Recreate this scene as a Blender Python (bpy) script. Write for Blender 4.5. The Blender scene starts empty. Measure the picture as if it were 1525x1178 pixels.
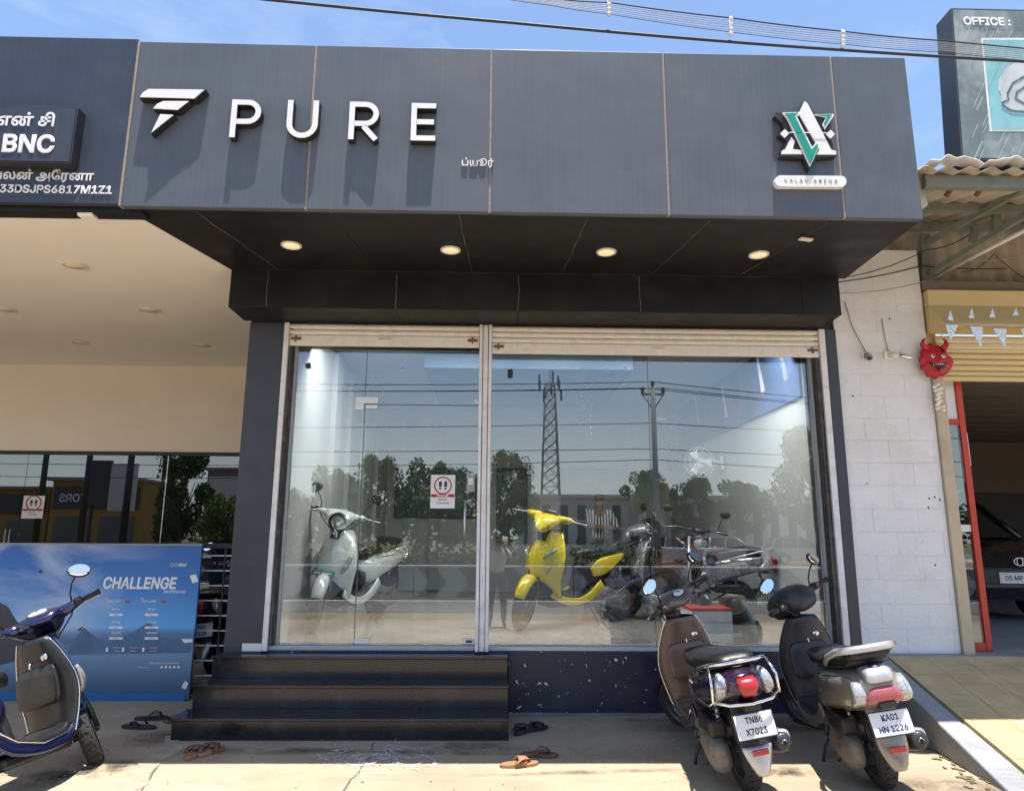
import bpy, bmesh, math, random
from mathutils import Vector, Matrix
R = math.radians
sc = bpy.context.scene
COL = sc.collection
# ---------------------------------------------------------------- camera
EYE = Vector((0.0, -6.2, 1.42))
F_PX, PW, PH = 1059.7, 1525.0, 1178.0
PIT, YAW, ROL = 0.19746, 0.02238, 0.00616
_f = Vector((math.sin(YAW)*math.cos(PIT), math.cos(YAW)*math.cos(PIT), math.sin(PIT)))
_r0 = Vector((math.cos(YAW), -math.sin(YAW), 0))
_u0 = _r0.cross(_f)
RT = _r0*math.cos(ROL) + _u0*math.sin(ROL)
UP = -_r0*math.sin(ROL) + _u0*math.cos(ROL)
cam_d = bpy.data.cameras.new('camera')
cam = bpy.data.objects.new('camera', cam_d)
COL.objects.link(cam)
cam_d.sensor_width = 36.0
cam_d.lens = 36.0*F_PX/PW
cam_d.clip_end = 3000
cam.matrix_world = Matrix(((RT.x, UP.x, -_f.x, EYE.x), (RT.y, UP.y, -_f.y, EYE.y), (RT.z, UP.z, -_f.z, EYE.z), (0, 0, 0, 1)))
sc.camera = cam
# ---------------------------------------------------------------- sky, sun, exposure
SUN_L = Vector((-0.05, 0.138, -1)).normalized()      # direction in which the light travels
world = bpy.data.worlds.new('World'); sc.world = world
world.use_nodes = True
wn = world.node_tree.nodes; wl = world.node_tree.links
wn.clear()
w_out = wn.new('ShaderNodeOutputWorld'); w_bg = wn.new('ShaderNodeBackground')
sky = wn.new('ShaderNodeTexSky'); sky.sky_type = 'NISHITA'; sky.sun_disc = False
sky.sun_elevation = R(82); sky.sun_rotation = math.atan2(-SUN_L.x, -SUN_L.y)
sky.air_density = 1.15; sky.dust_density = .8; sky.ozone_density = 3.0; sky.altitude = 100
w_co = wn.new('ShaderNodeTexCoord')
w_map = wn.new('ShaderNodeMapping'); w_map.inputs['Scale'].default_value = (1.2, 1.2, 3.4)
w_no = wn.new('ShaderNodeTexNoise'); w_no.inputs['Scale'].default_value = 2.2; w_no.inputs['Detail'].default_value = 7; w_no.inputs['Roughness'].default_value = .62
w_cr = wn.new('ShaderNodeMapRange'); w_cr.inputs['From Min'].default_value = .52; w_cr.inputs['From Max'].default_value = .86; w_cr.inputs['To Max'].default_value = .26
w_mx = wn.new('ShaderNodeMixRGB'); w_mx.inputs['Color2'].default_value = (7.2, 7.4, 7.7, 1)
wl.new(w_co.outputs['Generated'], w_map.inputs['Vector']); wl.new(w_map.outputs[0], w_no.inputs['Vector'])
w_sep = wn.new('ShaderNodeSeparateXYZ'); wl.new(w_co.outputs['Generated'], w_sep.inputs[0])
w_hz = wn.new('ShaderNodeMapRange'); w_hz.interpolation_type = 'SMOOTHSTEP'; w_hz.inputs['From Min'].default_value = -.02; w_hz.inputs['From Max'].default_value = .32; w_hz.inputs['To Min'].default_value = .80; w_hz.inputs['To Max'].default_value = 0
w_max = wn.new('ShaderNodeMath'); w_max.operation = 'MAXIMUM'
wl.new(w_sep.outputs['Z'], w_hz.inputs['Value']); wl.new(w_hz.outputs[0], w_max.inputs[0])
wl.new(w_no.outputs['Fac'], w_cr.inputs['Value']); wl.new(w_cr.outputs[0], w_max.inputs[1]); wl.new(w_max.outputs[0], w_mx.inputs['Fac'])
wl.new(sky.outputs[0], w_mx.inputs['Color1']); wl.new(w_mx.outputs[0], w_bg.inputs['Color'])
w_bg.inputs['Strength'].default_value = 0.13
wl.new(w_bg.outputs[0], w_out.inputs['Surface'])
sun_d = bpy.data.lights.new('sun', 'SUN'); sun_d.energy = 5.0; sun_d.angle = R(0.5); sun_d.color = (1, .95, .87)
sun = bpy.data.objects.new('sun', sun_d); COL.objects.link(sun)
sun.rotation_euler = SUN_L.to_track_quat('-Z', 'Y').to_euler(); sun.location = (0, -4, 12)
sc.view_settings.view_transform = 'Standard'; sc.view_settings.look = 'None'
sc.view_settings.gamma = 1; sc.view_settings.use_curve_mapping = False
sc.view_settings.exposure = 0.92
sc.cycles.max_bounces = 8; sc.cycles.transparent_max_bounces = 16; sc.cycles.diffuse_bounces = 4; sc.cycles.glossy_bounces = 4
sc.cycles.caustics_reflective = False; sc.cycles.caustics_refractive = False
sc.cycles.use_denoising = True
sc.cycles.sample_clamp_indirect = 6

# ---------------------------------------------------------------- helpers
def PY(px, py, Y):
    d = RT*(px-PW/2) - UP*(py-PH/2) + _f*F_PX
    return EYE + d*((Y-EYE.y)/d.y)
def PZ(px, py, Z):
    d = RT*(px-PW/2) - UP*(py-PH/2) + _f*F_PX
    return EYE + d*((Z-EYE.z)/d.z)
def gz(y):
    return 0.02 + 0.03*max(y, -4.0) if y < 0 else 0.02
def PG(px, py):
    p = PZ(px, py, 0)
    for _ in range(4): p = PZ(px, py, gz(p.y))
    return p

def M(name, col, rough=.55, metal=0.0, var=.12, scale=6.0, bump=.0, bscale=60, coat=0.0, streak=0.0, dirt=None, dirt_amt=0.0, dirt_scale=3.0, obj=False, spec=.5, emit=0.0, detail=6, chips=None):
    m = bpy.data.materials.new(name); m.use_nodes = True
    n = m.node_tree.nodes; l = m.node_tree.links
    b = n['Principled BSDF']
    b.inputs['Roughness'].default_value = rough; b.inputs['Metallic'].default_value = metal
    b.inputs['Coat Weight'].default_value = coat; b.inputs['Coat Roughness'].default_value = .06
    b.inputs['Specular IOR Level'].default_value = spec
    if obj:
        t = n.new('ShaderNodeTexCoord'); vec = t.outputs['Object']
    else:
        t = n.new('ShaderNodeNewGeometry'); vec = t.outputs['Position']
    cur = None
    no = n.new('ShaderNodeTexNoise'); no.inputs['Scale'].default_value = scale; no.inputs['Detail'].default_value = detail; no.inputs['Roughness'].default_value = .6
    l.new(vec, no.inputs['Vector'])
    mr = n.new('ShaderNodeMapRange'); mr.inputs['From Min'].default_value = .3; mr.inputs['From Max'].default_value = .7
    mr.inputs['To Min'].default_value = 1-var; mr.inputs['To Max'].default_value = 1+var
    l.new(no.outputs['Fac'], mr.inputs['Value'])
    vm = n.new('ShaderNodeVectorMath'); vm.operation = 'SCALE'; vm.inputs[0].default_value = col[:3]
    l.new(mr.outputs[0], vm.inputs['Scale']); cur = vm.outputs[0]
    def mix(cur, fac, c):
        mx = n.new('ShaderNodeMixRGB'); l.new(cur, mx.inputs['Color1']); mx.inputs['Color2'].default_value = (*c, 1); l.new(fac, mx.inputs['Fac'])
        return mx.outputs[0]
    if streak:
        mp = n.new('ShaderNodeMapping'); mp.inputs['Scale'].default_value = (70, 70, .7); l.new(vec, mp.inputs['Vector'])
        ns = n.new('ShaderNodeTexNoise'); ns.inputs['Scale'].default_value = 1; ns.inputs['Detail'].default_value = 5; l.new(mp.outputs[0], ns.inputs['Vector'])
        m2 = n.new('ShaderNodeMapRange'); m2.inputs['From Min'].default_value = .45; m2.inputs['From Max'].default_value = .8; m2.inputs['To Max'].default_value = streak
        l.new(ns.outputs['Fac'], m2.inputs['Value']); cur = mix(cur, m2.outputs[0], dirt or (.5, .5, .48))
    if dirt and dirt_amt:
        nd = n.new('ShaderNodeTexNoise'); nd.inputs['Scale'].default_value = dirt_scale; nd.inputs['Detail'].default_value = 9; nd.inputs['Roughness'].default_value = .7; l.new(vec, nd.inputs['Vector'])
        m3 = n.new('ShaderNodeMapRange'); m3.inputs['From Min'].default_value = .5; m3.inputs['From Max'].default_value = .72; m3.inputs['To Max'].default_value = dirt_amt
        l.new(nd.outputs['Fac'], m3.inputs['Value']); cur = mix(cur, m3.outputs[0], dirt)
    if chips:
        nv = n.new('ShaderNodeTexNoise'); nv.inputs['Scale'].default_value = chips[0]; nv.inputs['Detail'].default_value = 3; nv.inputs['Distortion'].default_value = .6; l.new(vec, nv.inputs['Vector'])
        m4 = n.new('ShaderNodeMapRange'); m4.inputs['From Min'].default_value = chips[1]; m4.inputs['From Max'].default_value = chips[1]+.01
        l.new(nv.outputs['Fac'], m4.inputs['Value']); cur = mix(cur, m4.outputs[0], chips[2])
    l.new(cur, b.inputs['Base Color'])
    rm = n.new('ShaderNodeMapRange'); rm.inputs['From Min'].default_value = .3; rm.inputs['From Max'].default_value = .7
    rm.inputs['To Min'].default_value = max(.02, rough*.8); rm.inputs['To Max'].default_value = min(1, rough*1.25)
    l.new(no.outputs['Fac'], rm.inputs['Value']); l.new(rm.outputs[0], b.inputs['Roughness'])
    if bump:
        nb = n.new('ShaderNodeTexNoise'); nb.inputs['Scale'].default_value = bscale; nb.inputs['Detail'].default_value = 8; l.new(vec, nb.inputs['Vector'])
        bu = n.new('ShaderNodeBump'); bu.inputs['Strength'].default_value = bump; bu.inputs['Distance'].default_value = .01
        l.new(nb.outputs['Fac'], bu.inputs['Height']); l.new(bu.outputs[0], b.inputs['Normal'])
    if emit:
        b.inputs['Emission Color'].default_value = (*col[:3], 1); b.inputs['Emission Strength'].default_value = emit
    return m

class B:
    """collects primitives, builds ONE mesh object"""
    def __init__(s): s.v = []; s.f = []; s.sm = []; s.X = None
    def add(s, vs, fs, smooth=False):
        o = len(s.v)
        for v in vs: s.v.append(tuple(s.X @ Vector(v)) if s.X is not None else tuple(v))
        for f in fs: s.f.append(tuple(i+o for i in f)); s.sm.append(smooth)
        return s
    def box(s, x0, y0, z0, x1, y1, z1):
        vs = [(x, y, z) for x in (x0, x1) for y in (y0, y1) for z in (z0, z1)]
        return s.add(vs, [(0, 1, 3, 2), (4, 6, 7, 5), (0, 4, 5, 1), (2, 3, 7, 6), (0, 2, 6, 4), (1, 5, 7, 3)])
    def obox(s, c, ax, ay, az, hx, hy, hz):
        c = Vector(c); ax = Vector(ax).normalized(); ay = Vector(ay).normalized(); az = Vector(az).normalized()
        vs = [c+ax*(hx*a)+ay*(hy*b)+az*(hz*d) for a in (-1, 1) for b in (-1, 1) for d in (-1, 1)]
        return s.add(vs, [(0, 1, 3, 2), (4, 6, 7, 5), (0, 4, 5, 1), (2, 3, 7, 6), (0, 2, 6, 4), (1, 5, 7, 3)])
    def prism(s, pts, off):
        """polygon (3D points) extruded by vector off"""
        n = len(pts); off = Vector(off); a = [Vector(p) for p in pts]; b = [p+off for p in a]
        fs = [tuple(range(n))[::-1], tuple(range(n, 2*n))] + [(i, (i+1) % n, n+(i+1) % n, n+i) for i in range(n)]
        return s.add(a+b, fs)
    def tube(s, pts, r, n=8, closed=False, smooth=True, caps=True):
        P = [Vector(p) for p in pts]; k = len(P); rr = r if isinstance(r, (list, tuple)) else [r]*k
        vs = []; fs = []; ref = None
        for i in range(k):
            a = P[(i-1) % k] if (closed or i > 0) else P[i]; b = P[(i+1) % k] if (closed or i < k-1) else P[i]
            t = (b-a).normalized() if (b-a).length > 1e-9 else Vector((0, 0, 1))
            if ref is None:
                ref = t.cross(Vector((0, 0, 1))) if abs(t.z) < .9 else t.cross(Vector((1, 0, 0)))
            ref = (ref - t*ref.dot(t)); ref = ref.normalized() if ref.length > 1e-9 else t.orthogonal().normalized()
            bi = t.cross(ref)
            for j in range(n):
                an = 2*math.pi*j/n; vs.append(P[i]+(ref*math.cos(an)+bi*math.sin(an))*rr[i])
        m = k if closed else k-1
        for i in range(m):
            for j in range(n):
                i2 = (i+1) % k
                fs.append((i*n+j, i*n+(j+1) % n, i2*n+(j+1) % n, i2*n+j))
        if caps and not closed: fs += [tuple(range(n))[::-1], tuple((k-1)*n+j for j in range(n))]
        return s.add(vs, fs, smooth)
    def cyl(s, p0, p1, r0, r1=None, n=16, smooth=True):
        return s.tube([p0, p1], [r0, r0 if r1 is None else r1], n, smooth=smooth)
    def lathe(s, prof, c, axis='y', n=24, arc=(0, 360)):
        """profile [(radius, along)] round an axis through c"""
        c = Vector(c); full = abs(arc[1]-arc[0]) >= 360; m = n if full else n+1
        vs = []; fs = []; k = len(prof)
        for j in range(m):
            an = R(arc[0]+(arc[1]-arc[0])*j/n); ca, sa = math.cos(an), math.sin(an)
            for r, a in prof:
                if axis == 'y': vs.append(c+Vector((r*ca, a, r*sa)))
                elif axis == 'z': vs.append(c+Vector((r*ca, r*sa, a)))
                else: vs.append(c+Vector((a, r*ca, r*sa)))
        for j in range(n):
            j2 = (j+1) % m if full else j+1
            for i in range(k-1): fs.append((j*k+i, j*k+i+1, j2*k+i+1, j2*k+i))
        return s.add(vs, fs, True)
    def loft(s, st, n=20, sub=4, ex=2.5, caps=True):
        """stations (x, y, z, halfwidth(Y), halfheight, [exp]) ; ring plane holds Y and the normal of the XZ path"""
        S = [tuple(q)+((ex,) if len(q) == 5 else ()) for q in st]
        out = []
        for i in range(len(S)-1):
            p0 = S[max(i-1, 0)]; p1 = S[i]; p2 = S[i+1]; p3 = S[min(i+2, len(S)-1)]
            for k in range(sub):
                t = k/sub
                out.append([.5*((2*b)+(-a+c)*t+(2*a-5*b+4*c-d)*t*t+(-a+3*b-3*c+d)*t**3) for a, b, c, d in zip(p0, p1, p2, p3)])
        out.append(list(S[-1]))
        vs = []; fs = []; K = len(out)
        for i, q in enumerate(out):
            a = out[max(i-1, 0)]; b = out[min(i+1, K-1)]
            t = Vector((b[0]-a[0], 0, b[2]-a[2]))
            t = t.normalized() if t.length > 1e-9 else Vector((1, 0, 0))
            w = Vector((-t.z, 0, t.x))
            for j in range(n):
                an = 2*math.pi*j/n; c_, s_ = math.cos(an), math.sin(an); e = 2/max(q[5], .5)
                u = math.copysign(abs(c_)**e, c_)*max(q[3], .001); h = math.copysign(abs(s_)**e, s_)*max(q[4], .001)
                vs.append(Vector((q[0], q[1]+u, q[2]))+w*h)
        for i in range(K-1):
            for j in range(n): fs.append((i*n+j, i*n+(j+1) % n, (i+1)*n+(j+1) % n, (i+1)*n+j))
        if caps: fs += [tuple(range(n))[::-1], tuple((K-1)*n+j for j in range(n))]
        return s.add(vs, fs, True)
    def grid(s, fn, nu, nv, smooth=True):
        vs = [fn(i/nu, j/nv) for j in range(nv+1) for i in range(nu+1)]
        fs = [(j*(nu+1)+i, j*(nu+1)+i+1, (j+1)*(nu+1)+i+1, (j+1)*(nu+1)+i) for j in range(nv) for i in range(nu)]
        return s.add(vs, fs, smooth)
    def ball(s, c, rx, ry, rz, n=14, m=8):
        c = Vector(c)
        vs = [c+Vector((rx*math.sin(math.pi*j/m)*math.cos(2*math.pi*i/n), ry*math.sin(math.pi*j/m)*math.sin(2*math.pi*i/n), rz*math.cos(math.pi*j/m))) for j in range(m+1) for i in range(n)]
        fs = [(j*n+i, (j+1)*n+i, (j+1)*n+(i+1) % n, j*n+(i+1) % n) for j in range(m) for i in range(n)]
        return s.add(vs, fs, True)
    def mesh(s, name):
        me = bpy.data.meshes.new(name); me.from_pydata([tuple(v) for v in s.v], [], s.f)
        me.polygons.foreach_set('use_smooth', s.sm); me.validate(); me.update()
        bm = bmesh.new(); bm.from_mesh(me)
        bmesh.ops.recalc_face_normals(bm, faces=bm.faces); bm.to_mesh(me); bm.free()
        return me
    def build(s, name, mat, parent=None, bevel=0, solid=0, seg=2):
        me = s.mesh(name); me.materials.append(mat)
        o = bpy.data.objects.new(name, me); COL.objects.link(o)
        if parent is not None: o.parent = parent
        if solid:
            md = o.modifiers.new('solid', 'SOLIDIFY'); md.thickness = solid; md.offset = 0
        if bevel:
            md = o.modifiers.new('bevel', 'BEVEL'); md.width = bevel; md.segments = seg; md.limit_method = 'ANGLE'
        return o

try: FONT = bpy.data.fonts.load(bpy.utils.system_resource('DATAFILES', path='fonts')+'/Inter.woff2')
except Exception: FONT = None
def tag(o, label=None, cat=None, group=None, kind=None):
    if label: o['label'] = label
    if cat: o['category'] = cat
    if group: o['group'] = group
    if kind: o['kind'] = kind
    return o
def thing(name, label, cat, loc=(0, 0, 0), rz=0, group=None, kind=None):
    o = bpy.data.objects.new(name, None); COL.objects.link(o)
    o.location = loc; o.rotation_euler = (0, 0, rz); o.empty_display_size = .1
    return tag(o, label, cat, group, kind)
CH = {}
def copy_tree(o, parent=None):
    c = o.copy(); COL.objects.link(c); c.parent = parent
    for ch in list(o.children): copy_tree(ch, c)
    return c
def text(name, body, size, mp, mat, parent=None, ext=.0015, bold=0.0, align='CENTER', sx=1.0, shear=0.0, spacing=1.0, base=False):
    """mp(x,y,z) maps text-plane coordinates (x right, y up, z towards the reader) to 3D"""
    cu = bpy.data.curves.new('t', 'FONT'); cu.offset = bold*size; cu.body = body; cu.size = size; cu.align_x = align; cu.align_y = 'BOTTOM_BASELINE' if base else 'CENTER'
    if FONT and body.isascii(): cu.font = FONT; cu.offset = 0; cu.bevel_depth = min(bold, .028)*size; cu.bevel_resolution = 0
    cu.extrude = ext; cu.shear = shear; cu.space_character = spacing; cu.resolution_u = 4
    o = bpy.data.objects.new('t', cu); COL.objects.link(o)
    dg = bpy.context.evaluated_depsgraph_get(); dg.update()
    me = bpy.data.meshes.new_from_object(o.evaluated_get(dg))
    bpy.data.objects.remove(o); bpy.data.curves.remove(cu)
    hz = max([abs(v.co.z) for v in me.vertices]+[1e-6])
    for v in me.vertices:
        x, y, z = v.co; v.co = mp(x*sx, y, (z+hz)*ext/hz)
    me.name = name; me.materials.clear(); me.materials.append(mat)
    ob = bpy.data.objects.new(name, me); COL.objects.link(ob)
    if parent is not None: ob.parent = parent
    return ob
def face_y(ox, oy, oz):       # text on a surface facing -Y
    return lambda x, y, z: Vector((ox+x, oy-z, oz+y))
def ribbon(pts, w):
    """flat strokes to outline polygon: list of 2D points -> left and right offsets (mitred)"""
    n = len(pts); L_, R_ = [], []
    for i in range(n):
        a = Vector(pts[max(i-1, 0)]); b = Vector(pts[i]); c = Vector(pts[min(i+1, n-1)])
        d1 = (b-a).normalized() if i > 0 else (c-b).normalized(); d2 = (c-b).normalized() if i < n-1 else d1
        t = (d1+d2).normalized(); nn = Vector((-t.y, t.x)); k = w/2/max(.35, nn.dot(Vector((-d1.y, d1.x))))
        L_.append(b+nn*k); R_.append(b-nn*k)
    return L_, R_
def stroke(bb, pts, w, f0, f1):
    """extruded stroke: pts 2D, f0/f1 map (u,v)->3D for back and front"""
    L_, R_ = ribbon(pts, w); n = len(pts)
    vs = [f0(*p) for p in L_]+[f0(*p) for p in R_]+[f1(*p) for p in L_]+[f1(*p) for p in R_]
    fs = []
    for i in range(n-1):
        fs += [(i, i+1, n+i+1, n+i), (2*n+i, 3*n+i, 3*n+i+1, 2*n+i+1), (i, 2*n+i, 2*n+i+1, i+1), (n+i, n+i+1, 3*n+i+1, 3*n+i)]
    fs += [(0, n, 3*n, 2*n), (n-1, 3*n-1, 4*n-1, 2*n-1)]
    bb.add(vs, fs); return bb

# ---------------------------------------------------------------- materials
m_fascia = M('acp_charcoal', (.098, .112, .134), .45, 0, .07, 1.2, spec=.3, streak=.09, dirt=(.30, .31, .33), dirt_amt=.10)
m_fascia_l = M('acp_shaded', (.046, .058, .082), .40, 0, .06, 1.5, spec=.3, streak=.06, dirt=(.25, .27, .3), dirt_amt=.06)  # darker, bluer cladding: shade on the left section put into the colour
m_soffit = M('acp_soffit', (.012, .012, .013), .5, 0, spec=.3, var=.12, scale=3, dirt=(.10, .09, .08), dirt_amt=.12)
m_seam = M('silicone_seam', (.30, .25, .20), .7, 0, .25, 30)
m_crack = M('filler_line', (.34, .32, .29), .8, 0, .3, 30)
m_pillar = M('pillar_paint', (.042, .045, .058), .42, 0, .15, 4, dirt=(.13, .13, .14), dirt_amt=.12)
m_base = M('plinth_paint', (.016, .020, .040), .42, 0, .2, 5, dirt=(.09, .10, .12), dirt_amt=.25, chips=(22, .67, (.62, .62, .62)))
m_white = M('white_paint', (.74, .74, .74), .5, 0, .04, 4)
m_frame = M('white_frame', (.76, .75, .745), .5, 0, .08, 8, streak=.25, dirt=(.40, .30, .22), dirt_amt=.35, dirt_scale=9)
m_shut = M('cream_shutter', (.80, .745, .68), .45, 0, .06, 9, streak=.10, dirt=(.36, .26, .19), dirt_amt=.25, dirt_scale=11)
m_rust = M('rusty_steel', (.20, .10, .06), .8, 0, .4, 40, bump=.3)
m_cream = M('cream_plaster', (.87, .81, .70), .75, 0, .04, 1.5, dirt=(.60, .52, .42), dirt_amt=.12, dirt_scale=.8)
m_ceil = M('gypsum_ceiling', (.93, .895, .83), .75, 0, .03, 1.2)
m_granite = M('black_granite', (.014, .015, .019), .17, 0, .4, 90, dirt=(.10, .095, .09), dirt_amt=.30, dirt_scale=4, coat=.12, spec=.45)
m_conc = M('apron_concrete', (.40, .315, .215), .85, 0, .18, 1.6, bump=.7, bscale=38, dirt=(.27, .225, .175), dirt_amt=.65, dirt_scale=.9, detail=12, chips=(34, .73, (.20, .17, .14)))
m_conc2 = M('grey_cement', (.29, .30, .31), .85, 0, .15, 4, bump=.4, dirt=(.24, .22, .2), dirt_amt=.35)
m_road = M('asphalt', (.075, .075, .078), .9, 0, .2, 3, bump=.4)
m_soil = M('sandy_soil', (.30, .22, .14), .95, 0, .25, .8, bump=.6, bscale=14, dirt=(.30, .16, .09), dirt_amt=.5, dirt_scale=.5)
m_alu = M('aluminium', (.62, .64, .66), .35, .9, .06, 20)
m_alum = M('dusty_aluminium', (.50, .52, .54), .5, .3, .1, 20)
m_black = M('black_plastic', (.018, .018, .020), .5, 0, .2, 30)
m_metal = M('dark_metal', (.06, .06, .065), .45, .7, .2, 30)
m_chrome = M('chrome', (.75, .75, .76), .12, 1.0, .04, 20)
m_rubber = M('rubber', (.028, .027, .026), .85, 0, .25, 40, obj=True, dirt=(.16, .14, .11), dirt_amt=.5, dirt_scale=9)
m_red = M('red_plastic', (.40, .012, .014), .25, 0, .05, 20, coat=.5)
m_lens = M('lamp_lens', (.40, .40, .40), .08, .35, .35, 60, coat=1)
m_orange = M('orange_lens', (.75, .28, .05), .2, 0, .05, 20, coat=.5)
m_textwhite = M('white_print', (.82, .82, .82), .5, 0, .02, 20)
m_textblack = M('black_print', (.02, .02, .022), .5, 0, .02, 20)
m_led = M('letter_face', (.82, .81, .78), .4, 0, .03, 20)

def glass(name, fac, tint=(1, 1, 1), rough=0.0):
    m = bpy.data.materials.new(name); m.use_nodes = True
    n = m.node_tree.nodes; l = m.node_tree.links; n.clear()
    o = n.new('ShaderNodeOutputMaterial'); mx = n.new('ShaderNodeMixShader')
    t = n.new('ShaderNodeBsdfTransparent'); t.inputs[0].default_value = (*tint, 1)
    g = n.new('ShaderNodeBsdfGlossy'); g.inputs['Roughness'].default_value = rough; g.inputs['Color'].default_value = (.95, .98, 1, 1)
    fr = n.new('ShaderNodeFresnel'); fr.inputs['IOR'].default_value = 1.45
    ma = n.new('ShaderNodeMath'); ma.operation = 'ADD'; ma.use_clamp = True; ma.inputs[1].default_value = fac-.034
    l.new(fr.outputs[0], ma.inputs[0]); l.new(ma.outputs[0], mx.inputs['Fac'])
    l.new(t.outputs[0], mx.inputs[1]); l.new(g.outputs[0], mx.inputs[2]); l.new(mx.outputs[0], o.inputs[0])
    return m
def decal(name, col, scale, lo, hi, amt):
    m = M(name, col, .9, 0, .15, 8); n = m.node_tree.nodes; l = m.node_tree.links
    g = n.new('ShaderNodeNewGeometry'); t = n.new('ShaderNodeTexNoise'); t.inputs['Scale'].default_value = scale; t.inputs['Detail'].default_value = 9; t.inputs['Roughness'].default_value = .7
    l.new(g.outputs['Position'], t.inputs['Vector']); r = n.new('ShaderNodeMapRange'); r.inputs['From Min'].default_value = lo; r.inputs['From Max'].default_value = hi; r.inputs['To Max'].default_value = amt
    l.new(t.outputs['Fac'], r.inputs['Value']); tc = n.new('ShaderNodeTexCoord'); vm = n.new('ShaderNodeVectorMath'); vm.operation = 'LENGTH'; l.new(tc.outputs['Object'], vm.inputs[0])
    f = n.new('ShaderNodeMapRange'); f.inputs['From Min'].default_value = 1.0; f.inputs['From Max'].default_value = .35; l.new(vm.outputs['Value'], f.inputs['Value'])
    k = n.new('ShaderNodeMath'); k.operation = 'MULTIPLY'; l.new(r.outputs[0], k.inputs[0]); l.new(f.outputs[0], k.inputs[1]); l.new(k.outputs[0], n['Principled BSDF'].inputs['Alpha'])
    return m
m_glass = glass('shop_glass', .115, (.95, .98, .975))
m_glass_l = glass('dark_tinted_glass', .13, (.50, .54, .53))
m_glass_r = glass('clear_glass', .09, (.85, .9, .9))
# ================================================================ SETTING
def sheet(name, pts, mat, kind='structure'):
    b = B(); b.add(pts, [tuple(range(len(pts)))]); o = b.build(name, mat); o['kind'] = kind; return o
b = B()
ys = [6, 0.4, 0, -1, -2, -3, -4, -7.5]
for i in range(len(ys)-1):
    y0, y1 = ys[i], ys[i+1]
    b.add([(-60, y0, gz(y0)), (60, y0, gz(y0)), (60, y1, gz(y1)), (-60, y1, gz(y1))], [(0, 1, 2, 3)])
tag(b.build('pavement', m_conc), kind='structure')
zb = gz(-8)
tag(B().box(-400, -1200, zb-1.2, 400, -7.5, zb-.01).build('ground', m_soil), kind='structure')
tag(B().box(-400, 6, -1.2, 400, 600, -.02).build('ground', m_soil), kind='structure')
b = B(); b.add([(-300, -12, zb+.004), (300, -12, zb+.004), (300, -22, zb+.004), (-300, -22, zb+.004)], [(0, 1, 2, 3)])
tag(b.build('road', m_road), kind='structure')
b = B()
for i in range(-20, 21):
    b.add([(i*7, -16.9, zb+.008), (i*7+3, -16.9, zb+.008), (i*7+3, -17.05, zb+.008), (i*7, -17.05, zb+.008)], [(0, 1, 2, 3)])
tag(b.build('road_marking', m_textwhite), kind='structure')
# cement strips at the foot of the plinth and by the steps
random.seed(5)
def strip(name, pts, w, mat, z=.004, jit=.25):
    b = B(); P = [Vector((p[0], p[1])) for p in pts]
    L_, R_ = ribbon(P, w); vs = []; n = len(P)
    for q in L_+R_:
        x, y = q.x+random.uniform(-1, 1)*w*jit, q.y+random.uniform(-1, 1)*w*jit
        vs.append((x, y, gz(y)+z))
    b.add(vs, [(i, i+1, n+i+1, n+i) for i in range(n-1)])
    return b.build(name, mat)
m_patch = M('cement_patch', (.37, .305, .22), .9, 0, .2, 9, bump=.4)
m_chalk = M('white_powder', (.72, .72, .74), .9, 0, .1, 30)
o = strip('cement_strip', [(.14+i*.1, -.045) for i in range(30)], .075, m_conc2, .004, .12); tag(o, kind='structure')
o = strip('cement_strip', [PG(262-i*9, 1098+i*9).to_2d() for i in range(12)], .14, m_patch, .004, .35); tag(o, kind='structure')
# expansion joint / crack running from the steps
m_joint = M('dark_joint', (.13, .11, .09), .9, 0, .3, 20)
for pts in ([(560, 1100), (553, 1112), (556, 1122), (540, 1138), (535, 1150), (520, 1165), (505, 1190)],
            [(60, 1125), (160, 1138), (285, 1140), (400, 1142)], [(210, 1178), (235, 1140), (262, 1104)]):
    P = []
    for a, c in zip(pts, pts[1:]):
        for t in (0, .25, .5, .75): P.append((a[0]+(c[0]-a[0])*t+random.uniform(-1, 1), a[1]+(c[1]-a[1])*t+random.uniform(-1, 1)))
    if pts[0][0] == 60: continue
    tag(strip('crack', [PG(*q).to_2d() for q in P], .010, m_joint, .003, .5), kind='structure')
# washed-out kolam chalk lines in front of the steps
b = B(); random.seed(11)
for k in range(70):
    cx, cy = random.gauss(565, 34), random.gauss(1128, 9); r = random.uniform(8, 44); a0 = random.uniform(0, 6.3); a1 = a0+random.uniform(.4, 1.5)
    P = [PG(cx+r*1.5*math.cos(a0+(a1-a0)*i/9)+random.uniform(-1, 1), cy+r*.38*math.sin(a0+(a1-a0)*i/9)) for i in range(10)]
    L_, R_ = ribbon([q.to_2d() for q in P], random.uniform(.004, .016))
    n = len(P); vs = [(q.x, q.y, gz(q.y)+.0045+k*.00005) for q in L_+R_]
    b.add(vs, [(i, i+1, n+i+1, n+i) for i in range(n-1)])
m_chalk2 = decal('faded_chalk', (.66, .65, .67), 22, .34, .56, .85); m_chalk2.node_tree.links.remove(m_chalk2.node_tree.nodes['Principled BSDF'].inputs['Alpha'].links[0])
_n = m_chalk2.node_tree.nodes; m_chalk2.node_tree.links.new([q for q in _n if q.type == 'MAP_RANGE' and abs(q.inputs['To Max'].default_value-.85) < .01][0].outputs[0], _n['Principled BSDF'].inputs['Alpha'])
tag(b.build('chalk_marks', m_chalk2), kind='stuff', label='faded white chalk lines on the concrete before the steps')
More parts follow.
